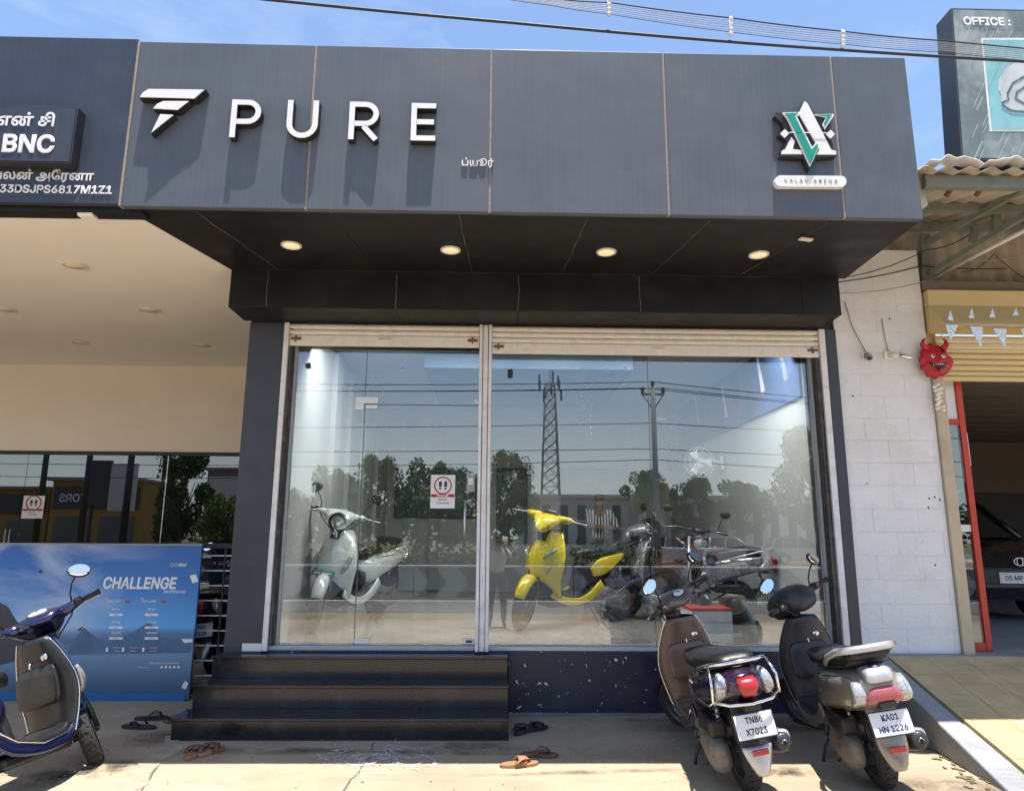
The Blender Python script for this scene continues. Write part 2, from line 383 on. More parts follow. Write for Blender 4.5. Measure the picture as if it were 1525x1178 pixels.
# stains on the concrete
m_oil = decal('oil_stain', (.05, .042, .035), 7, .42, .62, .75); m_dustp = decal('pale_dust', (.46, .40, .31), 5, .40, .65, .6); m_tyrem = decal('tyre_dirt', (.13, .105, .08), 4, .38, .62, .6)
m_smudge = decal('chalk_smudge', (.58, .58, .62), 9, .38, .66, .6)
pav = bpy.data.objects['pavement']
for i, (px, py, rx, ry_, rot, mt) in enumerate([(1080, 1110, .30, .14, .2, m_oil), (1265, 1120, .26, .12, .5, m_oil), (1150, 1150, .35, .12, .1, m_oil), (120, 1150, .5, .2, .6, m_oil), (900, 1120, .7, .22, 0, m_dustp), (640, 1150, .6, .15, .1, m_dustp),
        (350, 1160, .5, .14, .2, m_dustp), (870, 1150, .8, .05, .08, m_tyrem), (600, 1120, 1.0, .06, -.06, m_tyrem), (1010, 1072, .9, .05, 0, m_tyrem), (230, 1100, .5, .25, .4, m_tyrem), (420, 1118, .9, .10, 0, m_tyrem), (1430, 1178, .6, .3, 0, m_tyrem), (565, 1128, .26, .12, 0, m_smudge), (700, 1112, .5, .16, 0, m_tyrem), (1100, 1085, .9, .16, 0, m_tyrem)]):
    p = PG(px, py); b = B(); b.add([(math.cos(k*.2618), math.sin(k*.2618), 0) for k in range(24)], [tuple(range(24))])
    o = b.build('stain', mt, pav); o.matrix_local = Matrix.Translation((p.x, p.y, gz(p.y)+.0022+i*.0001)) @ Matrix.Rotation(math.atan(.03), 4, 'X') @ Matrix.Rotation(rot, 4, 'Z') @ Matrix.Diagonal((rx, ry_, 1, 1))
# small litter
b = B(); random.seed(3)
for k in range(260):
    y = random.uniform(-2.6, -.05); x = random.uniform(-3.4, 3.0); s = random.uniform(.003, .010)
    b.ball((x, y, gz(y)+s*.4), s, s*.8, s*.6, 5, 3)
tag(b.build('grit', m_conc2), kind='stuff', label='small stones and grit scattered on the concrete')
b = B()
for k in range(70):
    t = random.random(); p = PG(1330+150*t+random.uniform(-30, 6), 1062+112*t+random.uniform(-8, 10)); a = random.uniform(0, 3.1); l = random.uniform(.01, .035)
    b.obox((p.x, p.y, p.z+.006), (math.cos(a), math.sin(a), 0), (-math.sin(a), math.cos(a), 0), (0, 0, 1), l, l*.35, .0015)
m_leafdry = M('dry_leaf', (.20, .15, .08), .8, 0, .4, 50)
tag(b.build('dry_leaves', m_leafdry), kind='stuff', label='dry leaves and dirt gathered along the kerb')

# ---------------------------------------------------------------- right ramp and kerb
ZT = .49
def rz_(y): return ZT + (y+.12)*(ZT+.03)/1.75 if y < -.12 else ZT
def ry(k): return -.12 - k
KX0, KX1 = 3.09, 3.225
b = B()
b.add([(KX0, .3, ZT), (KX1, .3, ZT), (KX1, -.12, ZT), (KX0, -.12, ZT), (KX0-.08, -1.98, gz(-2)-.05), (KX1-.02, -1.98, gz(-2)-.05),
       (KX0, .3, -.1), (KX1, .3, -.1), (KX1, -.12, -.1), (KX0, -.12, -.1), (KX0-.08, -1.98, -.3), (KX1-.02, -1.98, -.3)],
      [(0, 1, 2, 3), (3, 2, 5, 4), (0, 3, 9, 6), (3, 4, 10, 9), (1, 7, 8, 2), (2, 8, 11, 5), (4, 5, 11, 10)])
tag(b.build('kerb', m_conc2, bevel=.012), kind='structure')
tag(B().box(KX1+.002, -.125, -.1, 9, .6, ZT-.002).build('landing', m_conc2), kind='structure')
m_tile = [M('ramp_tile', (.50, .37, .19), .75, 0, .2, 4, bump=.6), M('ramp_tile_b', (.485, .36, .185), .75, 0, .2, 4, bump=.6), M('ramp_tile_c', (.51, .38, .20), .75, 0, .2, 4, bump=.6)]
ramp = B().add([(KX1, -.13, ZT-.03), (9, -.13, ZT-.03), (9, -2.6, ZT-.03-2.47*.297), (KX1-.03, -2.6, ZT-.03-2.47*.297), (KX1, -.13, -.4), (9, -.13, -.4), (9, -2.6, -.6), (KX1-.03, -2.6, -.6)],
                [(0, 1, 2, 3), (0, 4, 5, 1), (3, 2, 6, 7), (0, 3, 7, 4), (1, 5, 6, 2)]).build('ramp', m_conc2)
ramp['kind'] = 'structure'
random.seed(8)
sl = .297
TILES = {}
for r in range(16):
    y1 = -.13-r*.15; y0 = y1-.146
    for c in range(9):
        x0 = KX1+.01+c*.30; x1 = x0+.296
        k = random.randrange(3)
        key = k
        if key not in TILES:
            me = B().add([(0, 0, 0), (.296, 0, 0), (.296, -.146, -.146*sl), (0, -.146, -.146*sl), (0, 0, .028), (.296, 0, .028), (.296, -.146, .028-.146*sl), (0, -.146, .028-.146*sl)],
                         [(0, 3, 2, 1), (4, 5, 6, 7), (0, 1, 5, 4), (1, 2, 6, 5), (2, 3, 7, 6), (3, 0, 4, 7)]).mesh('tile')
            me.materials.append(m_tile[k]); TILES[key] = me
        o = bpy.data.objects.new('tile', TILES[key]); COL.objects.link(o); o.parent = ramp
        o.location = (x0, y1, ZT-.03+(y1+.13)*sl+random.uniform(0, .002))

# ================================================================ SHOWROOM BUILDING
shop = thing('showroom', 'charcoal clad motorbike showroom with glass front, black portal and deep canopy', 'shop building')
SF0, SB0 = 3.592, 3.645
FZ0, FZ1, FY = 3.59, 4.84, -1.7        # fascia
def fx(px_top, px_bot):   # x at fascia from pixels top & bottom
    return (PY(px_top, 70, FY).x + PY(px_bot, 310, FY).x)/2
seams = [-2.545, -1.305, -.06, 1.17, 2.385, 2.935]
for i in range(5):
    B().box(seams[i]+.008, FY, FZ0, seams[i+1]-.008, FY+.05, FZ1).build('fascia_panel', m_fascia, shop, bevel=.004)
for i in range(1, 5):
    B().box(seams[i]-.0085, FY+.006, FZ0+.002, seams[i]+.0085, FY+.04, FZ1-.004).build('seam_strip', m_seam, shop)
B().box(-2.5535, FY-.004, FZ0+.002, -2.537, FY+.05, FZ1).build('seam_strip', m_seam, shop)
# roof slab on the canopy (behind the fascia), the right return of the fascia and the top capping
B().prism([(2.89, FY+.052, SF0+.034), (2.89, -.4, SB0+.034), (2.89, -.4, FZ1-.01), (2.89, FY+.052, FZ1-.01)], (.044, 0, 0)).build('fascia_return', m_fascia, shop)
B().box(-2.53, FY+.052, 3.70, 2.88, .9, 3.86).build('canopy_slab', m_cream, shop)
B().box(-2.2, .4, 3.866, 2.9, 7.3, 4.5).build('parapet', m_cream, shop)
# soffit panels
sx = [(-2.54, -2.27), (-2.08, -1.86), (-1.16, -1.02), (-.27, -.22), (.62, .55), (1.48, 1.32), (2.32, 2.07), (2.93, 3.02)]
SB, SF = 3.645, 3.592
for i in range(7):
    (a0, a1), (b0, b1) = sx[i], sx[i+1]
    g = .0018
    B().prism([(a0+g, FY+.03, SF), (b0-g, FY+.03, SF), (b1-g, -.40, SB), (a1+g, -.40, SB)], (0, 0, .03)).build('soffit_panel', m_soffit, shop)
random.seed(2)
for i in (1, 3, 4, 5, 6):
    a0, a1 = sx[i]; P = []
    for k in range(13):
        t = .04+k/12*.94; P.append(Vector((a0+(a1-a0)*t+random.uniform(-.006, .006), FY+.03+t*1.27, SF+(SB-SF)*t-.001)))
    B().tube(P, [.0007+.0014*random.random()**3 for _ in P], 4).build('filler_line', m_crack, shop)
# header box
HX = [-2.265, -1.95, -.86, .18, 1.22, 2.62, 2.955]
HY0 = -.42
for i in range(6):
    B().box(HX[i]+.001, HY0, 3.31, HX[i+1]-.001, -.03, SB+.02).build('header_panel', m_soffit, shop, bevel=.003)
for i in (1, 2, 3, 4):
    P = [Vector((HX[i]+random.uniform(-.005, .005), HY0-.001, 3.315+k*.032)) for k in range(11)]
    B().tube(P, .0016, 4).build('filler_line', m_crack, shop)
P = [Vector((HX[0]+.2+k*.1+random.uniform(-.01, .01), HY0-.0015, SB+.0)) for k in range(48)]
B().tube(P, .0012, 4).build('filler_line', m_crack, shop)
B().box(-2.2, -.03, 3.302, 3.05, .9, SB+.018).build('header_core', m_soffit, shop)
# pillars
B().box(-2.21, -.03, -.05, -1.905, 3.2, 3.300).build('pillar', m_pillar, shop, bevel=.006)
B().box(2.985, -.03, -.05, 3.082, .5, 3.300).build('pillar', m_pillar, shop, bevel=.004)
# plinth under glass and floor
B().box(.118, .0, -.1, 2.984, .14, .497).build('plinth', m_base, shop, bevel=.006)
B().box(-1.904, .0, -.1, .116, .14, .498).build('plinth', m_base, shop, bevel=.004)
B().box(-1.9, .018, .499, 2.984, .16, .535).build('sill', m_alum, shop, bevel=.004)
m_floor = M('interior_floor', (.34, .33, .31), .16, 0, .06, 3, coat=.2)
m_iw = M('interior_wall', (.42, .43, .425), .6, 0, .03, 2)
m_iw2 = M('interior_panel', (.34, .38, .36), .4, 0, .05, 2)
m_dark = M('dark_grey_panel', (.045, .048, .055), .45, 0, .1, 4)
m_grey = M('grey_chevron', (.14, .15, .16), .45, 0, .05, 4)
FZ = .52
B().box(-1.9, .16, .30, 3.3, 6.6, FZ).build('interior_floor', m_floor, shop)
B().box(-2.0, 6.4, FZ, 3.3, 6.6, 3.9).build('interior_wall', m_iw, shop)
B().box(-2.0, .2, FZ, -1.9, 6.39, 3.86).build('interior_wall', m_iw, shop)
B().box(3.083, .5, FZ, 3.2, 6.39, 3.86).build('interior_wall', m_iw, shop)
B().box(-1.89, .55, 3.55, 3.08, 6.39, 3.60).build('interior_ceiling', m_iw, shop)
m_added_glow = M('added_panel_glow', (1, .97, .92), .5, 0, 0, 5, emit=40)  # added panels, hidden behind the shutters, brighten the scooters on display
for k, (x, y) in enumerate([(-1.35, .95), (-.35, .95), (.75, .95), (1.75, .95), (2.6, .95)]):
    lt = thing('added_light_panel', 'added square light panel hidden just inside the glass, %s from the left' % ['first', 'second', 'third', 'fourth', 'fifth'][k], 'ceiling light', (x, y, 3.549), 0, 'added light panels inside the showroom')
    B().box(-.25, -.25, -.014, .25, .25, 0).build('frame', m_white, lt); B().box(-.23, -.23, -.018, .23, .23, -.0145).build('diffuser', m_added_glow, lt)
m_dropc = M('blue_drop_ceiling', (.10, .16, .24), .5, 0, .05, 2)
B().box(-.85, 1.9, 3.36, 1.6, 4.4, 3.546).build('dropped_ceiling', m_dropc, shop, bevel=.004)
B().box(3.05, .3, FZ+.002, 3.081, 6.3, FZ+.15).build('skirting', m_dark, shop)
for i, (y, w) in enumerate([(1.9, .3), (2.8, .3), (3.8, .35), (5.0, .4)]):
    B().box(-1.899, y, FZ+.002, -1.84, y+w, 3.5).build('wall_panel', m_iw2 if i % 2 else m_iw, shop)
for i, (x, w) in enumerate([(-1.6, .25), (-1.15, .2), (-.25, .12), (2.45, .3)]):
    B().box(x, 6.36, FZ+.02, x+w, 6.398, 3.5).build('wall_panel', m_iw2, shop)
# framed boards on the back wall
def wallboard(x0, x1, z0, z1, label, mat, words):
    t = thing('framed_board', label, 'framed board', ((x0+x1)/2, 6.33, z0))
    w = x1-x0; h = z1-z0
    b = B().box(-w/2, 0, 0, w/2, .02, .03); b.box(-w/2, 0, h-.03, w/2, .02, h); b.box(-w/2, 0, .031, -w/2+.03, .02, h-.031); b.box(w/2-.03, 0, .031, w/2, .02, h-.031)
    b.build('frame', m_dark, t); B().box(-w/2+.031, .006, .031, w/2-.031, .02, h-.031).build('panel', mat, t)
    for s, zz, sz in words: text('lettering', s, sz, face_y(0, .004, h*zz), m_textwhite, t, .001, .01)
m_brd = M('board_green', (.05, .075, .07), .3, 0, .05, 5)
wallboard(-1.75, -.30, 1.75, 2.62, 'dark framed board on the back wall printed with the shop name and tax number', m_brd, [('VALAN ARENA', .62, .13), ('GST IN : 33DSJPS6817M1Z1', .40, .085)])
wallboard(.02, .56, 1.33, 2.62, 'tall framed board with small AV monogram on the back wall', m_brd, [('AV', .42, .22)])
wallboard(1.15, 2.35, 1.33, 2.62, 'wide dark framed board behind the woman in the striped top', m_brd, [])
# mural on the right hand wall
m_mur = M('mural_blue', (.05, .09, .20), .4, 0, .5, 2.0, dirt=(.35, .10, .10), dirt_amt=.5, dirt_scale=1.7)
mu = thing('wall_mural', 'long blue printed mural high on the right interior wall', 'mural')
B().box(3.055, .75, 2.83, 3.080, 5.6, 3.54).build('panel', m_mur, mu)
random.seed(33)
for i in range(7):
    y = 1.0+i*.66; z = 2.95+random.random()*.2
    B().prism([(3.054, y, z), (3.054, y+.14, z+.42), (3.054, y+.20, z+.45), (3.054, y+.11, z)], (-.002, 0, 0)).build('print_figure', m_white if i % 2 else m_grey, mu)

# ---------------------------------------------------------------- glazing
GY = .10
gz0, gz1 = .536, 3.30
m_silver = M('satin_patch', (.70, .70, .68), .35, .3, .05, 20)
def pane(x0, x1, z0, z1, name='pane', y=GY):
    return B().box(x0, y, z0, x1, y+.010, z1).build(name, m_glass, shop)
DX0, DX1 = -1.175, -.140
pane(-1.80, DX0-.004, gz0, gz1)
pane(DX0-.003, DX1+.02, 2.588, gz1)
pane(-.045, 1.375, gz0, gz1)
pane(1.381, 2.86, gz0, gz1)
door = B().box(DX0+.004, GY+.001, gz0+.004, DX1, GY+.011, 2.582).build('glass_door', m_glass, shop)
m_edge = M('glass_edge', (.05, .11, .09), .3, 0, .1, 20)
B().box(DX0-.003, GY-.002, gz0+.002, DX0+.003, GY+.013, 2.5835).build('door_edge', m_edge, door)
B().box(DX0-.003, GY-.002, 2.584, DX1+.02, GY+.013, 2.5885).build('pane_edge', m_edge, shop)
B().box(DX0-.006, GY-.002, 2.59, DX0-.002, GY+.013, gz1).build('pane_edge', m_edge, shop)
B().box(1.3755, GY-.001, gz0, 1.3805, GY+.012, gz1).build('pane_edge', m_edge, shop)
# patch fittings, handle
b = B().box(DX0-.085, GY-.014, 2.592, DX0+.115, GY+.026, 2.650)
b.box(DX0-.085, GY-.014, 2.535, DX0-.006, GY+.026, 2.5915); b.build('patch_fitting', m_silver, shop, bevel=.002)
B().box(DX0+.006, GY-.014, 2.545, DX0+.115, GY+.026, 2.580).build('patch_fitting', m_silver, door, bevel=.002)
B().box(DX1-.055, GY-.014, 2.595, DX1+.02, GY+.026, 2.640).build('patch_fitting', m_silver, shop, bevel=.002)
B().box(DX0+.004, GY-.014, gz0+.006, DX0+.13, GY+.026, gz0+.05).build('patch_fitting', m_silver, door, bevel=.002)
pf = B().box(DX1-.13, GY-.014, gz0+.006, DX1-.002, GY+.026, gz0+.05).build('patch_fitting', m_silver, door, bevel=.002)
B().box(DX1-.095, GY-.017, gz0+.018, DX1-.045, GY-.015, gz0+.038).build('lock', m_textblack, door)
b = B().tube([(-.262, GY-.05, 1.40), (-.262, GY-.05, 1.73)], .010, 10)
b.cyl((-.262, GY-.05, 1.45), (-.262, GY, 1.45), .006); b.cyl((-.262, GY-.05, 1.68), (-.262, GY, 1.68), .006)
b.build('handle', m_alu, door)
B().box(-1.825, GY-.02, gz0, -1.802, GY+.03, gz1).build('glazing_channel', m_alum, shop)
B().box(2.862, GY-.02, gz0, 2.885, GY+.03, gz1).build('glazing_channel', m_alum, shop)
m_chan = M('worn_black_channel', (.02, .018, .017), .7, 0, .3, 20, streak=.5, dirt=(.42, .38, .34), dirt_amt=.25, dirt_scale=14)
# rolling-shutter guides
B().box(-1.902, -.035, .50, -1.858, -.004, 3.30).build('guide_rail', m_frame, shop, bevel=.004)
B().box(-1.857, -.01, .54, -1.828, .09, 3.28).build('side_channel', m_chan, shop)  # narrow channel beside the guide rail, worn black of its own
b = B().box(-.155, -.045, .50, -.128, .08, 3.30); b.box(-.122, -.03, .50, -.078, .08, 3.30); b.box(-.072, -.045, .50, -.045, .08, 3.30)
b.build('guide_rail', m_frame, shop, bevel=.003)
for x in (-.125, -.075): B().box(x, -.02, .52, x+.003, .05, 3.1).build('rust_line', m_rust, shop)
B().box(2.925, -.035, .50, 2.980, -.004, 3.30).build('guide_rail', m_frame, shop, bevel=.004)
B().box(2.887, -.008, .54, 2.924, .09, 3.28).build('side_channel', m_chan, shop)
B().box(-2.06, -.034, .50, -1.903, -.031, .56).build('frame_foot', m_white, shop)

# shutters rolled up behind header: slats + bottom rail
def shutter(x0, x1, label, nsl, lock):
    t = thing('rolling_shutter', label, 'shutter', (0, 0, 0), 0, 'raised rolling shutters over the shop front')
    zt = 3.300; zb_ = zt-nsl*.052
    prof = [(0, 0), (-.010, .004), (-.017, .014), (-.018, .026), (-.015, .038), (-.006, .047), (.002, .050)]
    me = None
    for i in range(nsl):
        z = zt-(i+1)*.052
        if me is None:
            b = B(); n = len(prof); vs = []
            for x in (x0, x1):
                for (dy, dz) in prof: vs.append((x, dy, dz))
                for (dy, dz) in prof[::-1]: vs.append((x, dy+.003, dz))
            k = 2*n
            b.add(vs, [(j, (j+1) % k, k+(j+1) % k, k+j) for j in range(k)])
            me = b.mesh('slat'); me.materials.append(m_shut)
        o = bpy.data.objects.new('slat', me); COL.objects.link(o); o.parent = t; o.location = (0, .0, z)
    B().box(x0, -.016, zb_-.105, x1, .006, zb_-.003).build('bottom_rail', m_shut, t, bevel=.008)
    xm = x0+(x1-x0)*lock
    b = B().box(xm-.07, -.021, zb_-.060, xm+.07, -.017, zb_-.030); b.tube([(xm-.05, -.02, zb_-.04), (xm-.045, -.04, zb_-.045), (xm+.045, -.04, zb_-.045), (xm+.05, -.02, zb_-.04)], .005, 6)
    b.build('lift_handle', m_shut, t, bevel=.002)
    for xx in (x0+.06, x1-.06):
        b = B().box(xx-.045, -.026, zb_-.052, xx+.045, -.018, zb_-.030); b.cyl((xx-.03, -.032, zb_-.042), (xx+.03, -.032, zb_-.042), .006, n=8); b.box(xx-.008, -.034, zb_-.07, xx+.004, -.018, zb_-.015)
        b.build('sliding_bolt', m_rust, t)
    return t
shutter(-1.855, -.158, 'narrow cream rolling shutter raised above the glass door', 2, .5)
shutter(-.043, 2.922, 'wide cream rolling shutter raised above the big display window', 3, .51)

# ---------------------------------------------------------------- steps
steps = thing('steps', 'three black granite steps rising to the glass door', 'steps')
XR = .112
for i, (y0, y1, z0, z1) in enumerate([(-.735, -.44, -.05, .150), (-.45, -.18, -.05, .318), (-.19, -.001, -.05, .486)]):
    xl = (-2.285, -2.265, -2.235)[i]
    B().box(xl, y0+.012, z0, XR, y1 if i == 2 else y1+.004*i, z1-.022).build('riser', m_granite, steps, bevel=.003)
    B().box(xl-.012, y0-.004, z1-.021, XR+.004, (y1-.004) if i < 2 else -.002, z1).build('tread', m_granite, steps, bevel=.004)

# ---------------------------------------------------------------- downlights
m_disc = M('downlight_diffuser', (1.0, .78, .42), .4, 0, .02, 20, emit=.35)
def downlight(p, r, label, group, lit, k=1.0):
    t = thing('recessed_light', label, 'ceiling light', p, 0, group)
    B().lathe([(r*.80, .0), (r*.86, -.010), (r, -.008), (r*1.02, 0)], (0, 0, 0), 'z', 28).build('trim_ring', m_white if lit else m_ceil2, t)
    B().lathe([(0, -.004), (r*.82, -.004), (r*.82, .003)], (0, 0, 0), 'z', 28).build('diffuser', m_disc if lit else m_disc_off, t)
m_disc_off = M('off_diffuser', (.86, .78, .60), .5, 0, .03, 20)
m_ceil2 = M('cream_ring', (.80, .75, .66), .5, 0, .03, 20)
names = ['at the left end', 'second from the left', 'second from the right', 'at the right end']
for (px, py), nm in zip([(434, 365), (671, 372), (903, 375), (1130, 379)], names):
    p = PZ(px, py, 3.61); z = SF+(SB-SF)*((p.y+1.67)/1.27); p = PZ(px, py, z)
    downlight((p.x, p.y, z-.002), .078, 'round warm downlight in the dark canopy, '+nm+' of its row', 'warm downlights under the dark canopy', True)
CZ = 3.66
for (px, py), nm in zip([(112, 396), (8, 461), (223, 462), (120, 510), (300, 514)], ['nearest the fascia', 'cut by the edge of the photo', 'alone near the dark canopy', 'over the middle of the cream wall', 'closest to the pillar and back wall']):
    p = PZ(px, py, CZ)
    downlight((p.x, p.y, CZ-.002), .10, 'unlit round downlight in the cream ceiling, '+nm, 'unlit downlights in the cream ceiling', False)
# loose bit of filler hanging from the soffit
p = PZ(1200, 354, 3.60)
tag(B().obox((p.x, p.y, 3.585), (1, .35, .05), (-.35, 1, 0), (0, 0, 1), .055, .018, .006).build('loose_plaster', m_cream), 'small loose cream plaster flake hanging under the dark canopy', 'debris')

# ================================================================ LEFT SHOP (cream recess)
ls = thing('recessed_shop', 'shop recess left of the showroom with cream ceiling, cream wall and dark glass', 'shop building')
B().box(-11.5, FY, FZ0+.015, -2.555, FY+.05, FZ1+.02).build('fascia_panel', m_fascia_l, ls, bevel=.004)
B().box(-11.5, FY+.055, FZ0-.02, -2.42, FY+.17, FZ0+.055).build('fascia_edge', m_soffit, ls)
B().prism([(-11.5, FY+.175, CZ), (-2.50, FY+.175, CZ), (-2.24, -.3, CZ), (-2.212, 3.4, CZ), (-11.5, 3.4, CZ)], (0, 0, .10)).build('ceiling', m_ceil, ls)
LY = 3.2; LZ = 2.50
B().box(-11.5, LY, LZ, -2.212, LY+.15, CZ-.002).build('upper_wall', m_cream, ls)
B().box(-11.5, LY-.01, LZ-.045, -2.212, LY+.10, LZ-.002).build('transom', m_black, ls)
B().box(-11.5, LY, .02, -2.212, LY+.2, .45).build('plinth', m_base, ls)
B().box(-11.6, FY+.2, 0, -11.5, LY, CZ).build('side_wall', m_cream, ls)
gx = [PY(x, 740, LY).x for x in (-260, -60, 32, 243)]
gx += [-2.213]
for a, c in zip(gx, gx[1:]):
    B().box(a+.003, LY+.03, .451, c-.003, LY+.04, LZ-.046).build('pane', m_glass_l, ls)
B().box(-11.5, 8.6, 0, -2.4, 8.7, 3.6).build('back_wall', m_dark, ls)
B().box(-11.5, LY+.2, .30, -2.4, 8.6, .45).build('shop_floor', m_floor, ls)
B().box(-11.5, LY+.16, 3.2, -2.4, 8.6, 3.3).build('inner_ceiling', m_iw, ls)
B().box(-11.58, LY+.2, 0, -11.5, 8.6, 3.6).build('side_wall', m_iw2, ls)
# loose tape on fascia underside
p = PY(125, 315, FY+.05)
tag(B().box(p.x-.05, FY+.06, FZ0-.045, p.x+.05, FY+.14, FZ0-.022).build('cable_box', m_cream, bevel=.004), 'small cream cable box under the left fascia', 'cable box')
# door pull on left glass
b = B(); p = PY(8, 792, LY-.03)
for d in (0, .055): b.tube([(p.x+d, LY-.03, .9), (p.x+d, LY-.03, p.z+.04)], .009, 8)
b.build('handle', m_alu, ls)
# raised floor of recess
tag(B().box(-11.5, .75, -.1, -2.212, LY, .10).build('recess_floor', m_conc2), kind='structure')
# ================================================================ SIGNS ON THE FASCIA
SYF = FY-.058
def f2(px, py, Y=SYF):
    p = PY(px, py, Y); return (p.x, p.z)
def fl(Y): return lambda u, v: Vector((u, Y, v))
sign = thing('channel_letter_sign', 'white raised letters PURE with winged F emblem on charcoal fascia', 'shop sign')
LW = .040; LH = .285
def letter(kind, px, py):
    u0, v0 = f2(px, py)
    P = []; t = LW
    def arc(cx, cy, r, a0, a1, n=12): return [(cx+r*math.cos(R(a0+(a1-a0)*i/n)), cy+r*math.sin(R(a0+(a1-a0)*i/n))) for i in range(n+1)]
    h = LH; mid = h*.42
    if kind in 'PR':
        w = .205; r = (h-t/2-mid)/2
        P.append([(t/2, 0), (t/2, h-t/2)]+arc(w-t/2-r, h-t/2-r, r, 90, -90)+[(t+.0005, mid)])
        if kind == 'R': P.append([(w*.50, mid-t/2-.0005), (w-t*.4, 0)])
    if kind == 'U':
        w = .215; r = (w-t)/2
        P.append([(t/2, h)]+arc(w/2, r+t/2, r, 180, 360)+[(w-t/2, h)])
    if kind == 'E':
        w = .170
        P.append([(w, h-t/2), (t/2, h-t/2), (t/2, t/2), (w, t/2)]); P.append([(t+.0005, h*.5), (w*.93, h*.5)])
    body = B(); face = B()
    for q in P:
        q = [(u0+a, v0+c) for a, c in q]
        stroke(body, q, t, fl(FY-.001), fl(SYF)); stroke(face, q, t*.93, fl(SYF-.0005), fl(SYF-.005))
    o = body.build('letter', m_black, sign); face.build('letter_face', m_led, o)
for k, x, y in (('P', 341, 205), ('U', 425, 206), ('R', 518, 208), ('E', 611, 210)): letter(k, x, y)
wings = [[(209, 146), (214, 139), (222, 134), (305, 135), (290, 148)], [(229, 163), (235, 156), (244, 152), (282, 152), (265, 165)], [(226, 199), (239.5, 171.5), (259, 172.5)]]
o = None
for wgs in wings:
    pts = [f2(*q) for q in wgs]
    c = Vector(pts[0]); 
    for q in pts[1:]: c = c+Vector(q)
    c /= len(pts)
    big = [(c.x+(a-c.x)*1.04, c.y+(d-c.y)*1.1) for a, d in pts]
    o = B().prism([(a, FY-.001, d) for a, d in big], (0, -.060, 0)).build('emblem_bar', m_black, sign)
    B().prism([(a, SYF-.004, d) for a, d in pts], (0, -.005, 0)).build('emblem_face', m_led, o)
# Tamil word
p = PY(711, 244, FY)
tag(text('tamil_lettering', 'ப்யூர்', .070, face_y(p.x, FY-.001, p.z), m_led, None, .006, .0), 'small white Tamil lettering across the middle fascia seam', 'lettering')
# AV emblem
def c3(x, y): return f2(1000+x/2.905, y/2.905, FY-.05)
m_green = M('emblem_green', (.012, .30, .22), .35, 0, .05, 20)
av = thing('emblem_sign', 'green V and white A monogram emblem with pill shaped nameplate on the fascia', 'shop sign')
def poly(nm, pts, mat, y0, d, par): return B().prism([(a, y0, c) for a, c in [c3(*q) for q in pts]], (0, -d, 0)).build(nm, mat, par)
bk = poly('backing', [(575, 433), (592, 445), (625, 494), (704, 492), (680, 562), (706, 583), (692, 600), (716, 676), (632, 684), (598, 738), (572, 684), (470, 678), (500, 606), (464, 582), (488, 556), (478, 528), (446, 500), (456, 486), (542, 485)], m_black, FY-.001, .042, av)
poly('monogram_letter', [(575, 440), (588, 450), (690, 650), (711, 656), (711, 670), (627, 670), (640, 648), (556, 505), (552, 488)], m_led, FY-.0445, .010, av)
poly('monogram_letter', [(518, 596), (532, 612), (524, 648), (560, 652), (566, 668), (475, 668), (476, 655), (492, 648)], m_led, FY-.0445, .010, av)
o = poly('monogram_letter', [(478, 491), (552, 489), (556, 500), (540, 508), (606, 640), (626, 616), (637, 640), (598, 724), (500, 520)], m_led, FY-.047, .012, av)
poly('letter_face', [(487, 495), (546, 493), (530, 506), (604, 652), (626, 626), (632, 640), (598, 716), (506, 520)], m_green, FY-.0595, .003, o)
o = poly('monogram_letter', [(616, 497), (701, 495), (702, 502), (664, 562), (652, 540), (668, 510)], m_led, FY-.0445, .008, av)
poly('letter_face', [(628, 499), (693, 498), (664, 548), (657, 537), (675, 508)], m_green, FY-.053, .003, o)
for cx, cy in ((490, 579), (688, 582)): poly('diamond', [(cx-19, cy), (cx, cy-19), (cx+19, cy), (cx, cy+19)], m_led, FY-.0445, .008, av)
poly('crossbar', [(508, 576), (670, 578), (670, 582), (508, 580)], m_led, FY-.0605, .002, av)
pill = []
for i in range(11): a = R(90+18*i); pill.append((474+24*math.cos(a), 781-24*math.sin(a)))
for i in range(11): a = R(-90+18*i); pill.append((736+24*math.cos(a), 783-24*math.sin(a)))
pp = poly('nameplate', pill, m_led, FY-.002, .040, av)
p0 = c3(605, 781)
m_silvert = M('silver_print', (.35, .36, .37), .4, .3, .05, 20)
text('nameplate_text', 'VALAN ARENA', .052, face_y(p0[0], FY-.0425, p0[1]), m_silvert, pp, .001, 0, spacing=1.45)
# BNC box
bx0, bz0 = f2(-60, 241, FY-.09); bx1, bz1 = f2(117, 160, FY-.09)
bnc = thing('light_box_sign', 'black light box reading BNC with white Tamil letters above', 'shop sign')
B().box(bx0, FY-.09, bz0, bx1, FY-.002, bz1).build('box', m_black, bnc, bevel=.004)
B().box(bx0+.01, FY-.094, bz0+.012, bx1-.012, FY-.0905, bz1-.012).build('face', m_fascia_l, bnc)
p = PY(46, 214, FY-.1); text('lettering', 'BNC', .235, face_y(p.x-.02, FY-.0945, p.z), m_textwhite, bnc, .003, .030)
p = PY(46, 180, FY-.1); text('lettering', 'பி என் சி', .118, face_y(p.x-.11, FY-.0945, p.z), m_textwhite, bnc, .003, .018)
p = PY(140, 264, FY); tag(text('fascia_lettering', 'ேவலன் அேரனா', .088, face_y(p.x, FY-.001, p.z), m_textwhite, None, .003, .016, 'RIGHT'), 'white Tamil lettering line under the black light box', 'lettering')
p = PY(168, 284, FY); tag(text('fascia_lettering', 'GST IN : 33DSJPS6817M1Z1', .106, face_y(p.x, FY-.001, p.z), m_textwhite, None, .003, .022, 'RIGHT', 1.02), 'white registration number 33DSJPS6817M1Z1 at the bottom of the left fascia', 'lettering')

